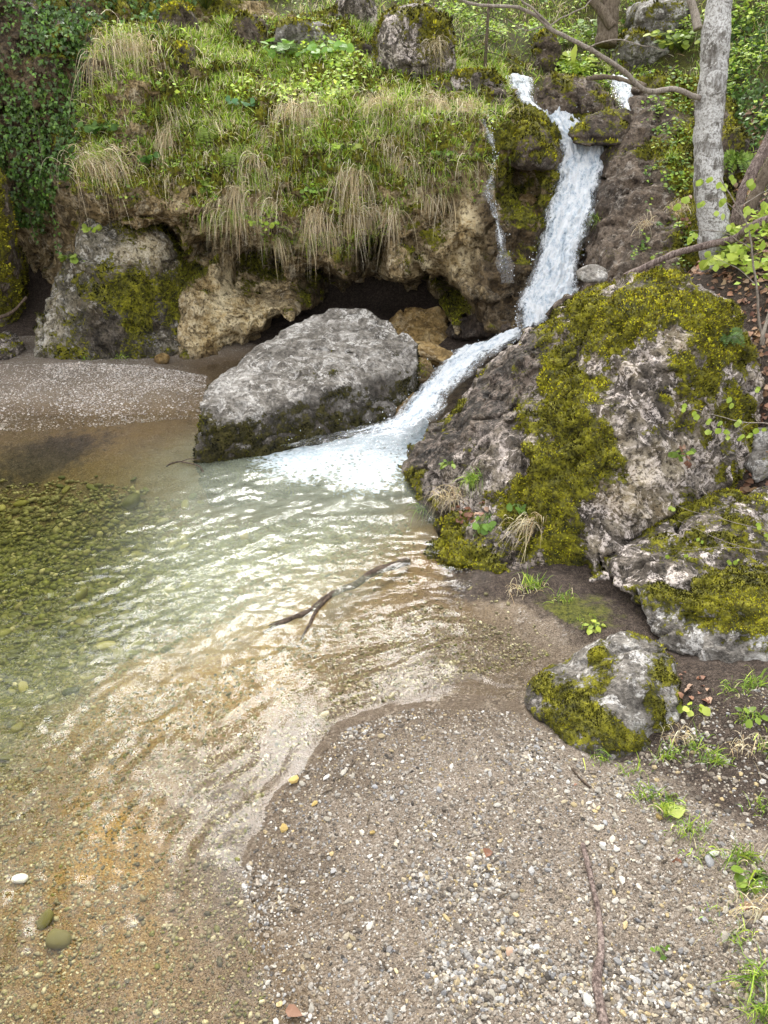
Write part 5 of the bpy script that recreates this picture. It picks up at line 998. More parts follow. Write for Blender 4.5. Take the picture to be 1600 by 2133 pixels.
def fern(px, py, n, L, label, pal, down=.3):
    r = np.random.default_rng(int(px*3+py)); p, nn = hit(px, py); e = empty('fern', p)
    for i in range(n):
        a = 2*math.pi*i/n+r.uniform(-.3, .3); d = unit(np.array([math.cos(a), math.sin(a)*.6-.3, .6])+nn*.4); t = np.linspace(0, 1, 12)[:, None]; l = L*r.uniform(.7, 1.1)
        c = d*t*l+np.array([0, 0, -1])*(t**2)*l*(.5+down); g = Geo(); tube(g, c, .0015, 4, (.1, .14, .03)); tan = unit(np.gradient(c, axis=0)); s = unit(np.cross(tan, nn+np.array([0, 0, .5])))
        P = np.repeat(c[1:], 2, 0); D = np.repeat(s[1:], 2, 0); D[1::2] *= -1; N_ = np.cross(np.repeat(tan[1:], 2, 0), D); N_ *= np.sign(N_[:, 2:3]+1e-6)
        sz = np.repeat(np.sin(np.pi*(.12+.86*t[1:, 0]))*.24*l, 2); leaves(g, SLEAF, SLEAF_F, P, unit(D+np.repeat(tan[1:], 2, 0)*.4), N_, sz, pick(pal, len(P), r), .8); g.build('frond', M['leaf'], e, smooth=False)
    tag(e, label, 'fern')
fern(1515, 700, 9, .17, 'small dark fern on the mossy boulder shoulder', DARKG*1.3)
fern(435, 275, 9, .26, 'yellow-green fern hanging in the middle of the lip', np.array([(.17, .24, .02), (.2, .28, .03)]), .8)
fern(490, 325, 8, .22, 'yellow-green fern beside the thin dry tuft', np.array([(.17, .24, .02), (.2, .28, .03)]), .8)
fern(1535, 335, 8, .3, 'fern on the slope behind the pale trunk', GREEN)
fern(430, 395, 6, .16, 'little fern on the tan spot of the lip', GREEN)
# ------------------------------------------------------------------ pale tree with its long bare branch
tb = at(1490, 572, 7.5); tb[2] = min(tb[2], ground_z(tb[0], tb[1])+.02)
ctr_ = [at(1492, 600, 7.5), at(1490, 560, 7.5), at(1486, 480, 7.52), at(1476, 380, 7.55), at(1475, 300, 7.6), at(1481, 200, 7.65), at(1490, 100, 7.7), at(1500, 0, 7.75)]
top = ctr_[-1]; ctr_ += [top+np.array([.12, .05, 1.2]), top+np.array([.05, .1, 2.8]), top+np.array([.2, .0, 5]), top+np.array([.1, .1, 8])]
ctr_[0][2] -= .25
Pc = path(ctr_, 190, .03, 500)
R = np.interp(np.linspace(0, 1, 190), [0, .06, .12, .3, .6, 1], [.20, .16, .14, .125, .11, .035])
tree = empty('pale_tree', tb); g = Geo()
sides = 28; rel_ = (np.arange(190*sides) % sides)/sides
tube(g, Pc-tb, R, sides, wob=.022, seed=501)
Vt = np.concatenate(g.v); axis = np.repeat(Pc-tb, sides, 0); dirv = unit(Vt[:190*sides]-axis); ms = np.clip(dirv[:, 0]*.55+.22*sstep(.8, .0, Vt[:190*sides, 2])+.1*fbm(Vt[:190*sides], .3, 3, seed=503), 0, 1)
g.at['moss'] = [np.append(ms, [0, 0]).astype(np.float32)]
g.build('trunk', M['beech_bark'], tree)
def limb(P, r0, r1, parent, base, mat='twig_bark', name='branch', wob=.03, seed=510, n=60, sides=8):
    c = path(P, n, wob, seed); g = Geo(); tube(g, c-base, np.linspace(r0, r1, n), sides); return g.build(name, M[mat], parent), c
b0, c0 = limb([at(1455, 202, 7.6), at(1400, 190, 7.5), at(1335, 180, 7.35), at(1270, 130, 7.2), at(1190, 80, 7.1), at(1150, 62, 7.05), at(1100, 22, 7.0), at(1000, 12, 6.9), at(900, -15, 6.8), at(780, -60, 6.7)], .024, .007, tree, tb, seed=511)
limb([at(1148, 62, 7.05), at(1120, 30, 7.0), at(1082, -5, 7.0), at(1040, -60, 7.0)], .011, .005, b0, tb, name='twig', seed=515)
limb([at(1220, 100, 7.1), at(1270, 85, 7.0), at(1330, 90, 7.0), at(1380, 110, 7.0)], .006, .002, b0, tb, name='twig', seed=517, wob=.05)
limb([at(1150, 62, 7.05), at(1190, 30, 7.0), at(1225, 5, 7.0), at(1260, -40, 7.0)], .006, .003, b0, tb, name='twig', seed=519, wob=.05)
limb([at(1140, 55, 7.05), at(1090, 60, 7.0), at(1060, 40, 6.95)], .004, .002, b0, tb, name='twig', seed=521)
for i, (dx, dz) in enumerate([(-1.5, 1.6), (1.6, 1.9), (-1.2, 3.2), (1.3, 3.8), (-.8, 5.2), (.9, 6.0)]):     # limbs of the crown above
    s0 = top+np.array([.1, .05, dz]); limb([s0, s0+np.array([dx*.5, .3*(-1)**i, .5]), s0+np.array([dx, .5*(-1)**i, 1.0])], .05, .01, tree, tb, 'beech_bark', seed=530+i, n=30)
g = Geo(); kk = 2600; cc = top+np.array([.1, 0, 5.5])+rng.normal(0, 1, (kk, 3))*np.array([1.5, 1.3, 1.8]); cc = cc[cc[:, 2] > top[2]+1.6]; kk = len(cc)
leaves(g, SLEAF, SLEAF_F, cc-tb, unit(rng.normal(size=(kk, 3))), unit(rng.normal(size=(kk, 3))+np.array([0, 0, 1])), rng.uniform(.06, .1, kk), pick(LIME, kk)); g.build('crown', M['leaf'], tree, smooth=False)
tag(tree, 'pale grey lichen-patched tree trunk with long bare branch on the right bank', 'tree')

# ------------------------------------------------------------------ logs, sticks and twigs
def log(name, P, r0, r1, mat, label, cat='log', sides=12, wob=.012, seed=1, n=50, bend=.02):
    c = path(P, n, bend, seed); base = c.mean(0); base[2] = c[:, 2].min(); g = Geo(); R = np.linspace(r0, r1, n)*(1+.12*fbm(c, .1, 2, seed=seed)); tube(g, c-base, R, sides, wob=wob, seed=seed); o = g.build(name, M[mat]); o.location = base.tolist(); return tag(o, label, cat)
log('dead_log', [at(1620, 255, 7.9), at(1575, 340, 7.8), at(1545, 410, 7.7), at(1530, 470, 7.6)], .055, .04, 'grey_wood', 'broken reddish-brown dead log propped behind the pale trunk', seed=541)
log('charred_log', [at(1630, 300, 8.2), at(1590, 370, 8.1), at(1560, 440, 8.0), at(1545, 490, 7.9)], .07, .05, 'dark_bark', 'black rotten log beside the reddish dead log', seed=543)
log('fallen_branch', [at(1630, 445, 6.9), at(1560, 475, 7.0), at(1530, 495, 7.15), at(1440, 520, 7.35), at(1360, 548, 7.45), at(1300, 575, 7.5)], .032, .03, 'grey_wood', 'grey fallen branch lying behind the mossy boulder', seed=545)
log('dark_stump', [at(1262, 95, 12.2), at(1268, 40, 12.3), at(1272, -20, 12.4), at(1275, -80, 12.5)], .14, .12, 'dark_bark', 'dark tree stem at the top of the gorge', 'tree stem', wob=.04, seed=547)
log('leaning_dead_stem', [at(1275, 55, 12.1), at(1250, 20, 12.2), at(1220, -20, 12.3)], .07, .06, 'dark_bark', 'brown dead stem leaning against the dark tree stem', 'tree stem', seed=549)
log('slim_stem', [at(1455, 60, 10.5), at(1445, 20, 10.6), at(1430, -40, 10.7)], .05, .045, 'twig_bark', 'slim bare stem behind the pale trunk', 'tree stem', seed=551)
log('dark_dead_branch', [at(1222, 162, 9.8), at(1270, 160, 9.7), at(1310, 170, 9.6), at(1345, 180, 9.5)], .022, .028, 'dark_bark', 'short black dead branch above the crowning boulder', 'branch', sides=8, seed=553)
sp = [(1212, 1765), (1228, 1830), (1245, 1920), (1250, 1985), (1242, 2040), (1248, 2100), (1262, 2160)]
log('driftwood_stick', [np.array([*gz(a, b, .12)[:2], ground_z(*gz(a, b, .12)[:2])+.013]) for a, b in sp], .010, .019, 'grey_wood', 'long weathered stick lying on the gravel', 'stick', sides=10, wob=.005, seed=555, n=80, bend=.008)
log('gravel_twig', [np.array([*gz(a, b, .1)[:2], ground_z(*gz(a, b, .1)[:2])+.007]) for a, b in [(1188, 1582), (1205, 1610), (1228, 1642)]], .004, .007, 'wet_wood', 'short brown twig on gravel below the pyramid boulder', 'twig', sides=7, wob=.002, seed=557)
wb = empty('sunken_branch', gz(700, 1250, -.05))
wl = np.array(wb.location)
def wpt(a, b, dz=.0): return gz(a, b, dz)
limb([wpt(850, 1165, -.022), wpt(790, 1190, -.02), wpt(735, 1215, -.018), wpt(690, 1240, -.014), wpt(640, 1275, -.006), wpt(590, 1300, -.01), wpt(545, 1322, -.04)], .030, .010, wb, wl, 'wet_wood', 'stem', seed=559, wob=.03)
limb([wpt(690, 1240, .01), wpt(655, 1275, .012), wpt(640, 1310, .0), wpt(625, 1340, -.02)], .014, .006, wb, wl, 'wet_wood', 'side_branch', seed=561)
limb([wpt(660, 1262, .01), wpt(600, 1285, .0), wpt(560, 1310, -.02)], .008, .004, wb, wl, 'wet_wood', 'side_branch', seed=563)
tag(wb, 'dark forked branch half sunk in the rippling water', 'branch')
wb2 = empty('drowned_twig', gz(385, 965, -.02)); wl = np.array(wb2.location)
limb([wpt(345, 975, -.02), wpt(375, 962, .01), wpt(410, 968, .02), wpt(425, 985, 0)], .008, .005, wb2, wl, 'wet_wood', 'stem', seed=565)
limb([wpt(375, 962, .01), wpt(395, 955, .03), wpt(415, 955, .05)], .005, .003, wb2, wl, 'wet_wood', 'side_branch', seed=566)
tag(wb2, 'dark twig in the water at the tip of the grey boulder', 'twig')
log('rusty_root', [at(-20, 665, 8.75), at(20, 655, 8.7), at(45, 630, 8.75), at(55, 620, 8.8)], .02, .012, 'wet_wood', 'reddish root beside the mossy buttress rock', 'root', sides=7, seed=567)

# young beech twigs with fresh leaves
BEECH = np.array([(.34, .48, .08), (.40, .54, .12), (.28, .42, .06)])
def sapling(name, stems, leafpts, size, label, cat='sapling', base=None, mat='twig_bark'):
    base = np.asarray(stems[0][0][0] if base is None else base); e = empty(name, base)
    for i, (P, r0, r1) in enumerate(stems): limb(P, r0, r1, e, base, mat, 'stem' if i == 0 else 'twig', .02, 570+i*3+int(base[0]*50), 30, 6)
    for px, py, Y in leafpts:
        p = at(px, py, Y)-base
        for q in range(2):
            g = Geo(); leaves(g, LEAF, LEAF_F, (p+rng.normal(0, .012, 3))[None], unit(np.array([[rng.uniform(-.7, .7), rng.uniform(-.3, .3), -1]])), unit(np.array([[rng.uniform(-.6, .6), -1, .4]])), np.array([size*rng.uniform(.75, 1.15)]), pick(BEECH, 1), 1.1); g.build('leaf', M['leaf'], e)
    return tag(e, label, cat)
Y_ = 5.9
sapling('beech_sapling', [([at(1592, 720, Y_), at(1580, 640, Y_), at(1572, 560, Y_), at(1560, 480, Y_), at(1530, 420, Y_), at(1500, 372, Y_)], .011, .003), ([at(1565, 520, Y_), at(1510, 490, Y_), at(1440, 478, Y_)], .004, .0015), ([at(1540, 430, Y_), at(1580, 405, Y_), at(1620, 390, Y_)], .004, .002), ([at(1575, 590, Y_), at(1540, 560, Y_), at(1485, 530, Y_)], .004, .0015), ([at(1550, 455, Y_), at(1500, 415, Y_), at(1460, 425, Y_)], .003, .0015)],
        [(a, b, Y_+rng.uniform(-.15, .1)) for a, b in [(1482, 370), (1460, 378), (1502, 385), (1530, 370), (1565, 372), (1590, 420), (1570, 375), (1410, 420), (1432, 412), (1463, 420), (1508, 412), (1550, 438), (1520, 470), (1448, 482), (1475, 528), (1505, 525), (1440, 490), (1558, 430), (1580, 465), (1595, 425), (1545, 520), (1570, 540), (1590, 500), (1485, 550), (1500, 440), (1530, 505), (1560, 470)]], .055, 'thin beech sapling with fresh lime leaves in front of the pale trunk')
Y_ = 4.5
sapling('beech_twig', [([at(1680, 905, Y_), at(1600, 885, Y_), at(1540, 880, Y_), at(1480, 862, Y_), at(1430, 850, Y_)], .004, .0015), ([at(1560, 880, Y_), at(1530, 900, Y_), at(1500, 905, Y_)], .002, .001)],
        [(a, b, Y_) for a, b in [(1418, 845), (1450, 862), (1478, 870), (1480, 888), (1510, 892), (1520, 905), (1500, 880), (1545, 902), (1560, 905), (1538, 870), (1590, 895), (1575, 810), (1520, 830)]], .042, 'thin twig with fresh lime leaves reaching over the boulder face', 'twig')
Y_ = 3.75
sapling('beech_twig', [([at(1700, 1160, Y_), at(1600, 1150, Y_), at(1540, 1140, Y_), at(1470, 1115, Y_), at(1410, 1085, Y_)], .0035, .0012), ([at(1600, 1105, Y_), at(1530, 1090, Y_), at(1460, 1068, Y_), at(1410, 1050, Y_)], .0025, .001), ([at(1540, 1140, Y_), at(1480, 1140, Y_), at(1420, 1148, Y_)], .002, .001), ([at(1690, 1230, Y_), at(1600, 1228, Y_), at(1550, 1220, Y_)], .002, .001), ([at(1475, 1115, Y_), at(1470, 1090, Y_), at(1455, 1065, Y_)], .0015, .001)],
        [(a, b, Y_) for a, b in [(1450, 1122), (1385, 1155), (1435, 1155), (1520, 1168), (1540, 1162), (1592, 1115), (1582, 1090), (1405, 1055)]], .030, 'bare reddish twig with few buds in front of the lichened rock', 'twig')
log('bare_stem', [at(1590, 715, 5.3), at(1592, 690, 5.3), at(1605, 650, 5.35)], .014, .01, 'twig_bark', 'short bare stem beside the huge boulder shoulder', 'stem', seed=577)
# young spruce at the top
sb = at(1010, 150, 11.3); sb[2] = drop_z(sb[0], sb[1])[0]; spruce = empty('young_spruce', sb)
c = path([np.zeros(3), np.array([0, 0, .6]), np.array([.02, 0, 1.3]), np.array([0, 0, 2.0])], 30); g = Geo(); tube(g, c, np.linspace(.025, .006, 30), 7); g.build('trunk', M['dark_bark'], spruce)
gb = Geo(); gn = Geo()
for i in range(34):
    h = .25+1.6*i/34; a = i*2.4; L = .55*(1-.38*h/2); d = np.array([math.cos(a), math.sin(a), -.15]); t = np.linspace(0, 1, 10)[:, None]; cc = np.array([0, 0, h])+d*t*L+np.array([0, 0, -1])*t**2*L*.25; tube(gb, cc, np.linspace(.007, .002, 10), 5)
    for j in range(2, 10):
        for s_ in (-1, 1):
            e0 = cc[j]; sd2 = unit(np.cross(d, [0, 0, 1]))*s_+d*.7; l2 = .16*(1-j/13); k = 14; tt = rng.random((k, 1)); q = e0+unit(sd2)*tt*l2+np.array([0, 0, -.05])*tt
            blades(gn, q, unit(unit(sd2)*.7+rng.normal(0, .5, (k, 3))), rng.uniform(.018, .03, k), rng.uniform(0, .2, k), np.full(k, .0022), pick(np.array([(.06, .11, .03), (.09, .15, .035), (.12, .19, .05)]), k), 1)
gb.build('branches', M['dark_bark'], spruce); o = gn.build('needles', M['grass'], spruce); o['kind'] = 'stuff'
tag(spruce, 'young spruce with drooping dark boughs right of the ragged boulder', 'spruce tree')
# forest edge above the frame, seen only in the water's reflection
def back_tree(x, y, hgt, crown_r, seed, label):
    r = np.random.default_rng(seed); z = float(ground_z(x, y)); b = np.array([x, y, z]); e = empty('forest_tree', b); g = Geo()
    c = path([np.zeros(3), np.array([r.uniform(-.3, .3), 0, hgt*.4]), np.array([r.uniform(-.5, .5), r.uniform(-.4, .4), hgt])], 24); tube(g, c, np.linspace(.22, .03, 24), 9); g.build('trunk', M['beech_bark'], e)
    gb = Geo(); tips = []
    for i in range(26):
        s0 = c[int(r.uniform(9, 23))]; d = unit(r.normal(size=3)*np.array([1, 1, .3])+np.array([0, 0, .5])); L = crown_r*r.uniform(.5, 1); cc = path([s0, s0+d*L*.5, s0+d*L+np.array([0, 0, .3])], 10); tube(gb, cc, np.linspace(.05, .01, 10), 5); tips.append(cc[4:])
    gb.build('branches', M['dark_bark'], e); tp = np.concatenate(tips); k = 5000; P = tp[r.integers(0, len(tp), k)]+r.normal(0, .35, (k, 3))
    gl = Geo(); leaves(gl, SLEAF, SLEAF_F, P, unit(r.normal(size=(k, 3))), unit(r.normal(size=(k, 3))+np.array([0, 0, .8])), r.uniform(.12, .22, k), pick(np.concatenate([GREEN, LIME]), k, r)); gl.build('crown', M['leaf'], e, smooth=False); tag(e, label, 'tree', 'forest trees above the gorge')
for i, (x, y, h_, cr) in enumerate([(-10, 18, 7, 2.2), (-5.5, 19, 7.5, 2.2), (-1.5, 21, 8, 2.2), (4, 20, 7, 2.2), (9, 18, 7, 2.2), (13, 13, 8, 2.2), (-14, 12, 8, 2.2)]): back_tree(x, y, h_, cr, 600+i, 'tall leafy forest tree on the hillside above the gorge')
# ------------------------------------------------------------------ gravel, pebbles, bed stones
def stone_frames(n, r=rng):
    a = r.random(n)*2*math.pi; t = r.normal(0, .25, (n, 2)); up = unit(np.stack([t[:, 0], t[:, 1], np.ones(n)], 1)); d = np.stack([np.cos(a), np.sin(a), np.zeros(n)], 1); return frames(unit(d-up*(d*up).sum(1, keepdims=True)), up)
def px_scatter(poly, n, z=.08, r=rng):       # even over the ground patch bounded by these corners
    c = np.array([gz(a, b, z)[:2] for a, b in poly]); lo, hi = c.min(0), c.max(0); out = []
    while sum(map(len, out)) < n:
        q = lo+r.random((n*3, 2))*(hi-lo); out.append(q[inpoly(q[:, 0], q[:, 1], [tuple(x) for x in c])])
    return np.concatenate(out)[:n]
BEACH = [(585, 2180), (520, 1950), (500, 1800), (560, 1650), (720, 1500), (850, 1455), (1090, 1465), (1230, 1600), (1330, 1640), (1480, 1740), (1560, 1880), (1640, 2180)]
g = Geo()
xy = px_scatter(BEACH, 52000); f1 = fbm(np.concatenate([xy, np.zeros((len(xy), 1))], 1), .45, 3, seed=701)
pxx, pyy = proj(np.concatenate([xy, np.full((len(xy), 1), .08)], 1))
coarse = sstep(.05, .5, f1+.55*sstep(900, 1250, pxx)*sstep(1600, 1850, pyy)+.25*sstep(1900, 2100, pyy)-.1)
keep_ = rng.random(len(xy)) < (.30+.70*coarse); xy = xy[keep_]; coarse = coarse[keep_]
sz = np.exp(rng.normal(math.log(.0050), .42, len(xy)))*(.75+.75*coarse*rng.random(len(xy))); sz = np.clip(sz, .0018, .014)
z = ground_z(xy[:, 0], xy[:, 1])+sz*.25
put(g, ICO[0], [ICO[1]], np.concatenate([xy, z[:, None]], 1), stone_frames(len(xy)), sz[:, None]*np.stack([rng.uniform(.9, 1.5, len(xy)), rng.uniform(.7, 1.1, len(xy)), rng.uniform(.4, .75, len(xy))], 1), jitter=.22)
tag(g.build('gravel', M['gravel'], smooth=False), 'fine mixed gravel of the beach', 'gravel', kind='stuff'); g = Geo()
BAR = [(-60, 770), (150, 762), (300, 764), (430, 772), (420, 852), (200, 872), (-60, 875)]
xy = px_scatter(BAR, 17000, .06); xy = xy[rng.random(len(xy)) < .25+.75*sstep(-.25, .2, fbm(np.concatenate([xy, np.zeros((len(xy), 1))], 1), .5, 3, seed=733))]; sz = np.clip(np.exp(rng.normal(math.log(.0055), .4, len(xy))), .003, .016); put(g, ICO[0], [ICO[1]], np.concatenate([xy, (ground_z(xy[:, 0], xy[:, 1])+sz*.25)[:, None]], 1), stone_frames(len(xy)), sz[:, None]*np.array([[1.2, .9, .55]]), jitter=.22)
tag(g.build('bar_gravel', M['bar_gravel'], smooth=False), 'pale gravel of the bar below the cliff', 'gravel', kind='stuff'); g = Geo()
DIRT = [(1240, 1600), (1420, 1480), (1640, 1430), (1660, 2150), (1580, 1900), (1480, 1740)]
xy = px_scatter(DIRT, 1500, .2); sz = np.clip(np.exp(rng.normal(math.log(.005), .5, len(xy))), .002, .015); put(g, ICO[0], [ICO[1]], np.concatenate([xy, (ground_z(xy[:, 0], xy[:, 1])+sz*.2)[:, None]], 1), stone_frames(len(xy)), sz[:, None]*np.array([[1.2, .9, .6]]), jitter=.22)
tag(g.build('dirt_grit', M['gravel'], smooth=False), 'scattered grit on the dirt bank', 'gravel', kind='stuff')
# stones of the pool bed under water
g = Geo()
POOL = [(-80, 960), (350, 985), (520, 1000), (700, 1010), (850, 1060), (880, 1180), (1000, 1250), (1160, 1380), (960, 1430), (720, 1500), (560, 1650), (500, 1800), (520, 1950), (590, 2200), (-120, 2200)]
xy = px_scatter(POOL, 20000, -.1); pxx, pyy = proj(np.concatenate([xy, np.full((len(xy), 1), -.15)], 1)); al = np.clip(algF(xy), 0, 1); oc = np.clip(ochF(xy), 0, 1)
far = sstep(1700, 1000, pyy); sz = np.exp(rng.normal(math.log(.0055), .45, len(xy)))*(1+2.6*far*sstep(.1, .7, al+.2))*(1-.4*oc); pr = rng.random(len(xy)) < (.25+.75*sstep(.1, .5, al)+.2*sstep(300, 100, pxx)); xy, sz, al = xy[pr], sz[pr], al[pr]
sz = np.clip(sz, .002, .045); alv = np.clip(al*rng.uniform(.5, 1.5, len(al)), 0, 1)*(rng.random(len(al)) < .88)
put(g, ICO[0], [ICO[1]], np.concatenate([xy, (ground_z(xy[:, 0], xy[:, 1])+sz*.2)[:, None]], 1), stone_frames(len(xy)), sz[:, None]*np.stack([rng.uniform(.9, 1.4, len(xy)), rng.uniform(.7, 1, len(xy)), rng.uniform(.35, .6, len(xy))], 1), jitter=.2, algae=alv)
xy = px_scatter([(-120, 2200), (-120, 1500), (200, 1400), (420, 1380), (700, 1280), (900, 1260), (1150, 1380), (960, 1430), (720, 1500), (560, 1650), (500, 1800), (520, 1950), (590, 2200)], 16000, -.05); sz = np.clip(np.exp(rng.normal(math.log(.0048), .42, len(xy))), .002, .016)
put(g, ICO[0], [ICO[1]], np.concatenate([xy, (ground_z(xy[:, 0], xy[:, 1])+sz*.2)[:, None]], 1), stone_frames(len(xy)), sz[:, None]*np.array([[1.25, .9, .5]]), jitter=.2, algae=np.where(rng.random(len(xy)) < .15, .8, 0))
tag(g.build('bed_gravel', M['bed_stone'], smooth=True), 'algae-stained gravel covering the pool bed', 'gravel', kind='stuff')
# single pebbles: shared meshes, one object each
def pebble_mesh(seed):
    r = np.random.default_rng(seed); v, f = ICO2; v = v*np.array([1.2, .9, .6])*(1+.22*fbm(v*1.0, .9, 2, seed=seed)[:, None]); c = np.sign(v)*np.minimum(np.abs(v), np.array([1.02, .78, .45])); g = Geo(); g.add(c, [f], algae=np.zeros(len(c))); o = g.build('pebble', None); m = o.data; bpy.data.objects.remove(o); return m
PM = [pebble_mesh(710+i) for i in range(8)]
def chip_mesh(seed):
    r = np.random.default_rng(seed); v, f = ICO; v = v*np.array([1.15, .85, .6])*(1+r.uniform(-.28, .28, (len(v), 1))); g = Geo(); g.add(v, [f], algae=np.zeros(len(v))); o = g.build('pebble', None, smooth=False); m = o.data; bpy.data.objects.remove(o); return m
CM = [chip_mesh(760+i) for i in range(8)]
def single_stone(name, mesh, xy, sz, mat, label, group=None, flat=1.0, sink=.25, cat='pebble', r=rng):
    m = mesh.copy() if len(mesh.materials) and mesh.materials[0] != mat else mesh
    if not len(m.materials): m.materials.append(mat)
    elif m.materials[0] != mat: m.materials[0] = mat
    o = bpy.data.objects.new(name, m); C.objects.link(o); o.location = (float(xy[0]), float(xy[1]), float(ground_z(xy[0], xy[1]))+sz*sink); o.scale = (sz*r.uniform(.9, 1.3), sz*r.uniform(.75, 1.1), sz*r.uniform(.75, 1.1)*flat); o.rotation_euler = (r.normal(0, .2), r.normal(0, .2), r.random()*6.28)
    return tag(o, label, cat, group)
def mset(mat, src):
    out = []
    for m in src: q = m.copy(); q.materials.clear(); q.materials.append(mat); out.append(q)
    return out
pm_b, pm_w = mset(M['pebble'], CM+PM[:2]), mset(M['bed_stone_single'], PM)
xy = px_scatter(BEACH, 2600); pxx, pyy = proj(np.concatenate([xy, np.full((len(xy), 1), .08)], 1)); f1 = fbm(np.concatenate([xy, np.zeros((len(xy), 1))], 1), .4, 2, seed=721)
wgt = .2+sstep(.0, .4, f1)+sstep(900, 1300, pxx)*.8*sstep(1600, 1800, pyy); xy = xy[rng.random(len(xy)) < wgt/2][:300]
for p in xy: single_stone('pebble', pm_b[rng.integers(10)], p, float(np.clip(np.exp(rng.normal(math.log(.0115), .26)), .008, .021)), M['pebble'], 'small pale stone chip lying on the gravel beach', 'pebbles on the gravel beach')
xy = px_scatter([(-40, 1010), (400, 1010), (560, 1080), (380, 1230), (240, 1420), (120, 1600), (-60, 1700)], 150, -.3)
for p in xy: single_stone('bed_stone', pm_w[rng.integers(8)], p, float(rng.uniform(.02, .05)), M['bed_stone_single'], 'green algae-covered stone on the deep pool bed', 'stones on the pool bed', .7, cat='stone')
for px, py, s, mat, lab, nm in [(612, 1612, .032, 'yellow_stone', 'yellow stone lying at the waterline', 'yellow_stone'), (35, 1808, .032, 'white_stone', 'white stone breaking the shallow water', 'white_stone'), (120, 1950, .045, 'bed_stone_single', 'brown oval stone in shallow ochre water', 'brown_stone'), (90, 1905, .035, 'bed_stone_single', 'dark shadowed stone beside the brown oval stone', 'dark_stone'),
                              (592, 1718, .024, 'yellow_stone', 'flat yellow pebble on wet gravel by the waterline', 'yellow_pebble'), (776, 1735, .016, 'yellow_stone', 'small yellow pebble on the dry gravel', 'yellow_pebble'), (655, 1668, .016, 'yellow_stone', 'yellow pebble chip just above the waterline', 'yellow_pebble'), (1219, 2106, .02, 'white_stone', 'white pebble left of the stick end', 'white_pebble'), (1250, 1787, .018, 'white_stone', 'elongated white pebble right of the stick tip', 'white_pebble'), (1495, 1932, .017, 'white_stone', 'white pebble at the right of the gravel', 'white_pebble'), (1468, 1838, .018, 'white_stone', 'white lump near the dirt bank', 'white_pebble'), (1362, 1742, .018, 'yellow_stone', 'yellowish pebble at the grass edge', 'yellow_pebble'), (905, 1575 + 170, .012, 'white_stone', 'grey-white pebble alone on smooth fine gravel', 'white_pebble'),
                              (500, 1030, .06, 'yellow_stone', 'large yellow stone under the clear water', 'yellow_stone'), (265, 998, .09, 'bed_stone_single', 'flat green stone under shallow water', 'green_stone'), (150, 1160, .06, 'bed_stone_single', 'dark green stone in the deepest corner', 'green_stone')]:
    q = gz(px, py, .05 if px > 590 else -.08); m = (CM if px > 590 else PM)[(px+py) % 8].copy(); m.materials.clear(); m.materials.append(M[mat]); single_stone(nm, m, q[:2], s, M[mat], lab, cat='stone' if 'stone' in nm else 'pebble', sink=.35)
# bark crumbs and twig bits washed onto the gravel
gt = Geo(); tube(gt, path([np.array([-.5, 0, 0]), np.array([-.1, .05, .04]), np.array([.2, -.03, .02]), np.array([.5, .06, 0])], 8), np.array([.05, .07, .08, .08, .07, .06, .05, .03]), 6); _o = gt.build('twig_bit', M['dark_bark']); TB = _o.data; bpy.data.objects.remove(_o)
xy = px_scatter(BEACH, 46, .08)
for p in xy:
    L = rng.uniform(.02, .06); o = bpy.data.objects.new('twig_bit', TB); C.objects.link(o); o.location = (float(p[0]), float(p[1]), float(ground_z(*p))+.006); o.scale = (L, L*.9, L*.9); o.rotation_euler = (0, 0, rng.random()*6.28); tag(o, 'dark broken twig bit on the gravel beach', 'twig', 'twig bits on the gravel beach')
# ------------------------------------------------------------------ dead leaves
DL = LEAF.copy(); DL[:, 2] += .10*np.sin(DL[:, 0]*5)+.25*DL[:, 1]**2
def dead_mesh(seed, col):
    r = np.random.default_rng(seed); v = DL*np.array([1.1, .85, 1.5])+r.normal(0, .045, DL.shape); g = Geo(); g.add(v, LEAF_F, np.broadcast_to(col, (len(v), 3))); o = g.build('dead_leaf', M['dead_leaf']); m = o.data; bpy.data.objects.remove(o); return m
DM = [dead_mesh(740+i, DEADC[i % len(DEADC)]*random.uniform(.8, 1.2)) for i in range(10)]
def dead_leaf(p, n, size, label, group=None, mesh=None):
    d = unit(rng.normal(size=3)); n = unit(n+rng.normal(0, .25, 3)); f = frames(unit(d-n*(d@n))[None], n[None])[0]; o = bpy.data.objects.new('dead_leaf', mesh or DM[rng.integers(len(DM))]); C.objects.link(o)
    from mathutils import Matrix
    o.matrix_world = Matrix.LocRotScale(Vector((p+n*.006).tolist()), Matrix(f.T.tolist()).to_quaternion(), Vector((size,)*3)); return tag(o, label, 'leaf', group)
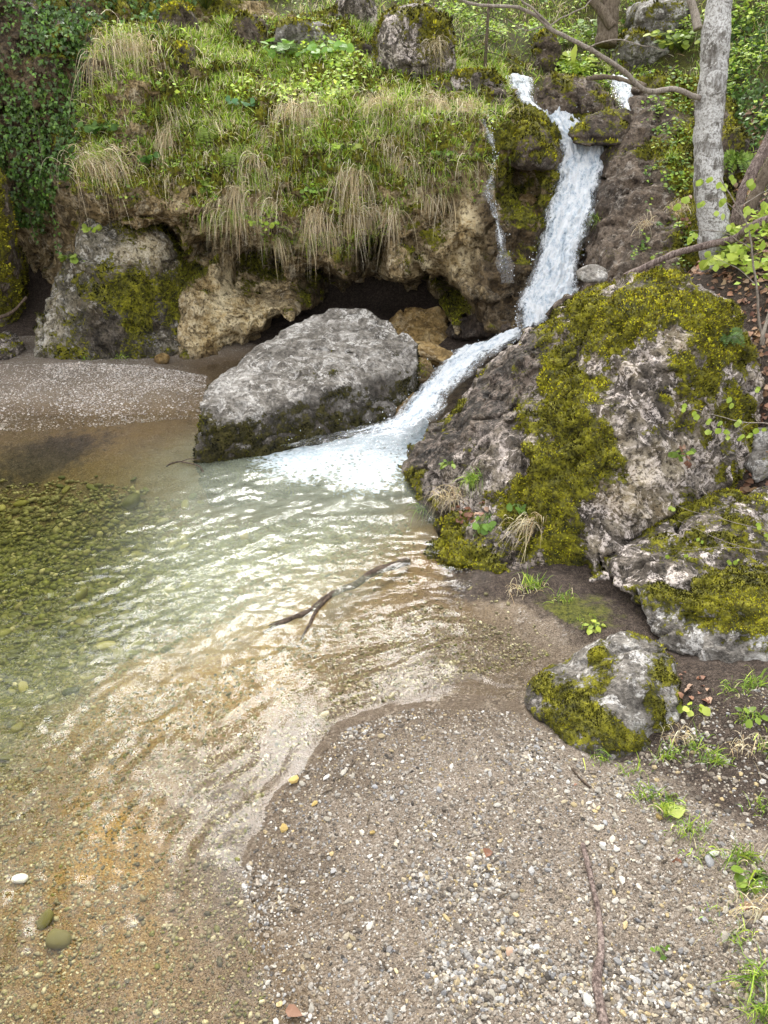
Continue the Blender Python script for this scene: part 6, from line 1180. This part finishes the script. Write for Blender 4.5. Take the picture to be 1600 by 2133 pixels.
for px, py, s, lab in [(1028, 1778, .06, 'pink-brown dead leaf lying on smooth gravel'), (1060, 1972, .045, 'orange dead leaf on the gravel left of the stick'), (1415, 1785, .05, 'reddish dead leaf on gravel near the bank'), (1548, 1900, .05, 'brown dead leaf at the right gravel edge'), (595, 2108, .06, 'dark red leaf at the wet waterline'), (1203, 1636, .02, 'tiny orange leaf chip beside the short twig'), (1478, 1470, .06, 'brown curled leaf on the dirt below the moss capped rock')]:
    p, n = hit(px, py); dead_leaf(p, n, s, lab)
for poly, n, lab, grp in [([(1500, 560), (1640, 540), (1660, 800), (1590, 800), (1580, 700)], 130, 'brown dead leaf in the litter behind the huge boulder', 'leaf litter on the bank'), ([(1575, 790), (1650, 780), (1650, 900), (1580, 880)], 40, 'reddish dead leaf in the pile beside the huge boulder', 'leaf pile by the boulder'),
                          ([(1400, 1400), (1470, 1400), (1480, 1460), (1420, 1480)], 14, 'dead leaf gathered under the moss capped rock', 'leaves under the rock'), ([(940, 1045), (1010, 1030), (1010, 1080), (950, 1090)], 22, 'dead beech leaf caught on the boulder flank', 'leaves caught on the boulder'), ([(1395, 930), (1450, 930), (1450, 975), (1400, 975)], 10, 'dead leaf caught on the boulder face beside the seedling', 'leaves on the boulder face'),
                          ([(1400, 420), (1460, 380), (1460, 540), (1420, 500)], 30, 'dead leaf on the slope left of the pale trunk', 'leaves by the trunk'), ([(1520, 420), (1600, 400), (1640, 540), (1530, 560)], 50, 'dead leaf on the slope right of the pale trunk', 'leaves behind the trunk')]:
    xs = np.array(poly); k = 0
    while k < n:
        a, b = rng.uniform(xs[:, 0].min(), xs[:, 0].max()), rng.uniform(xs[:, 1].min(), xs[:, 1].max())
        if not inpoly(np.array([a]), np.array([b]), poly)[0]: continue
        p, nn = hit(a, b); dead_leaf(p, nn, rng.uniform(.032, .062)*(1 if p[1] > 4 else .7), lab, grp); k += 1
P, N = sample(GV, GQn, 3000, lambda c, n, px, py: (c[:, 0] > 2.0)*(c[:, 1] > 4.6)*(c[:, 1] < 10)*(px < 1750)*1.0)
g = Geo(); k = len(P); leaves(g, DL, LEAF_F, P+N*.008, unit(rng.normal(size=(k, 3))*np.array([1, 1, .3])), unit(N+rng.normal(0, .3, (k, 3))), rng.uniform(.04, .08, k), pick(DEADC, k)); tag(g.build('leaf_litter', M['dead_leaf']), 'brown leaf litter covering the right bank', 'leaf litter', kind='stuff')
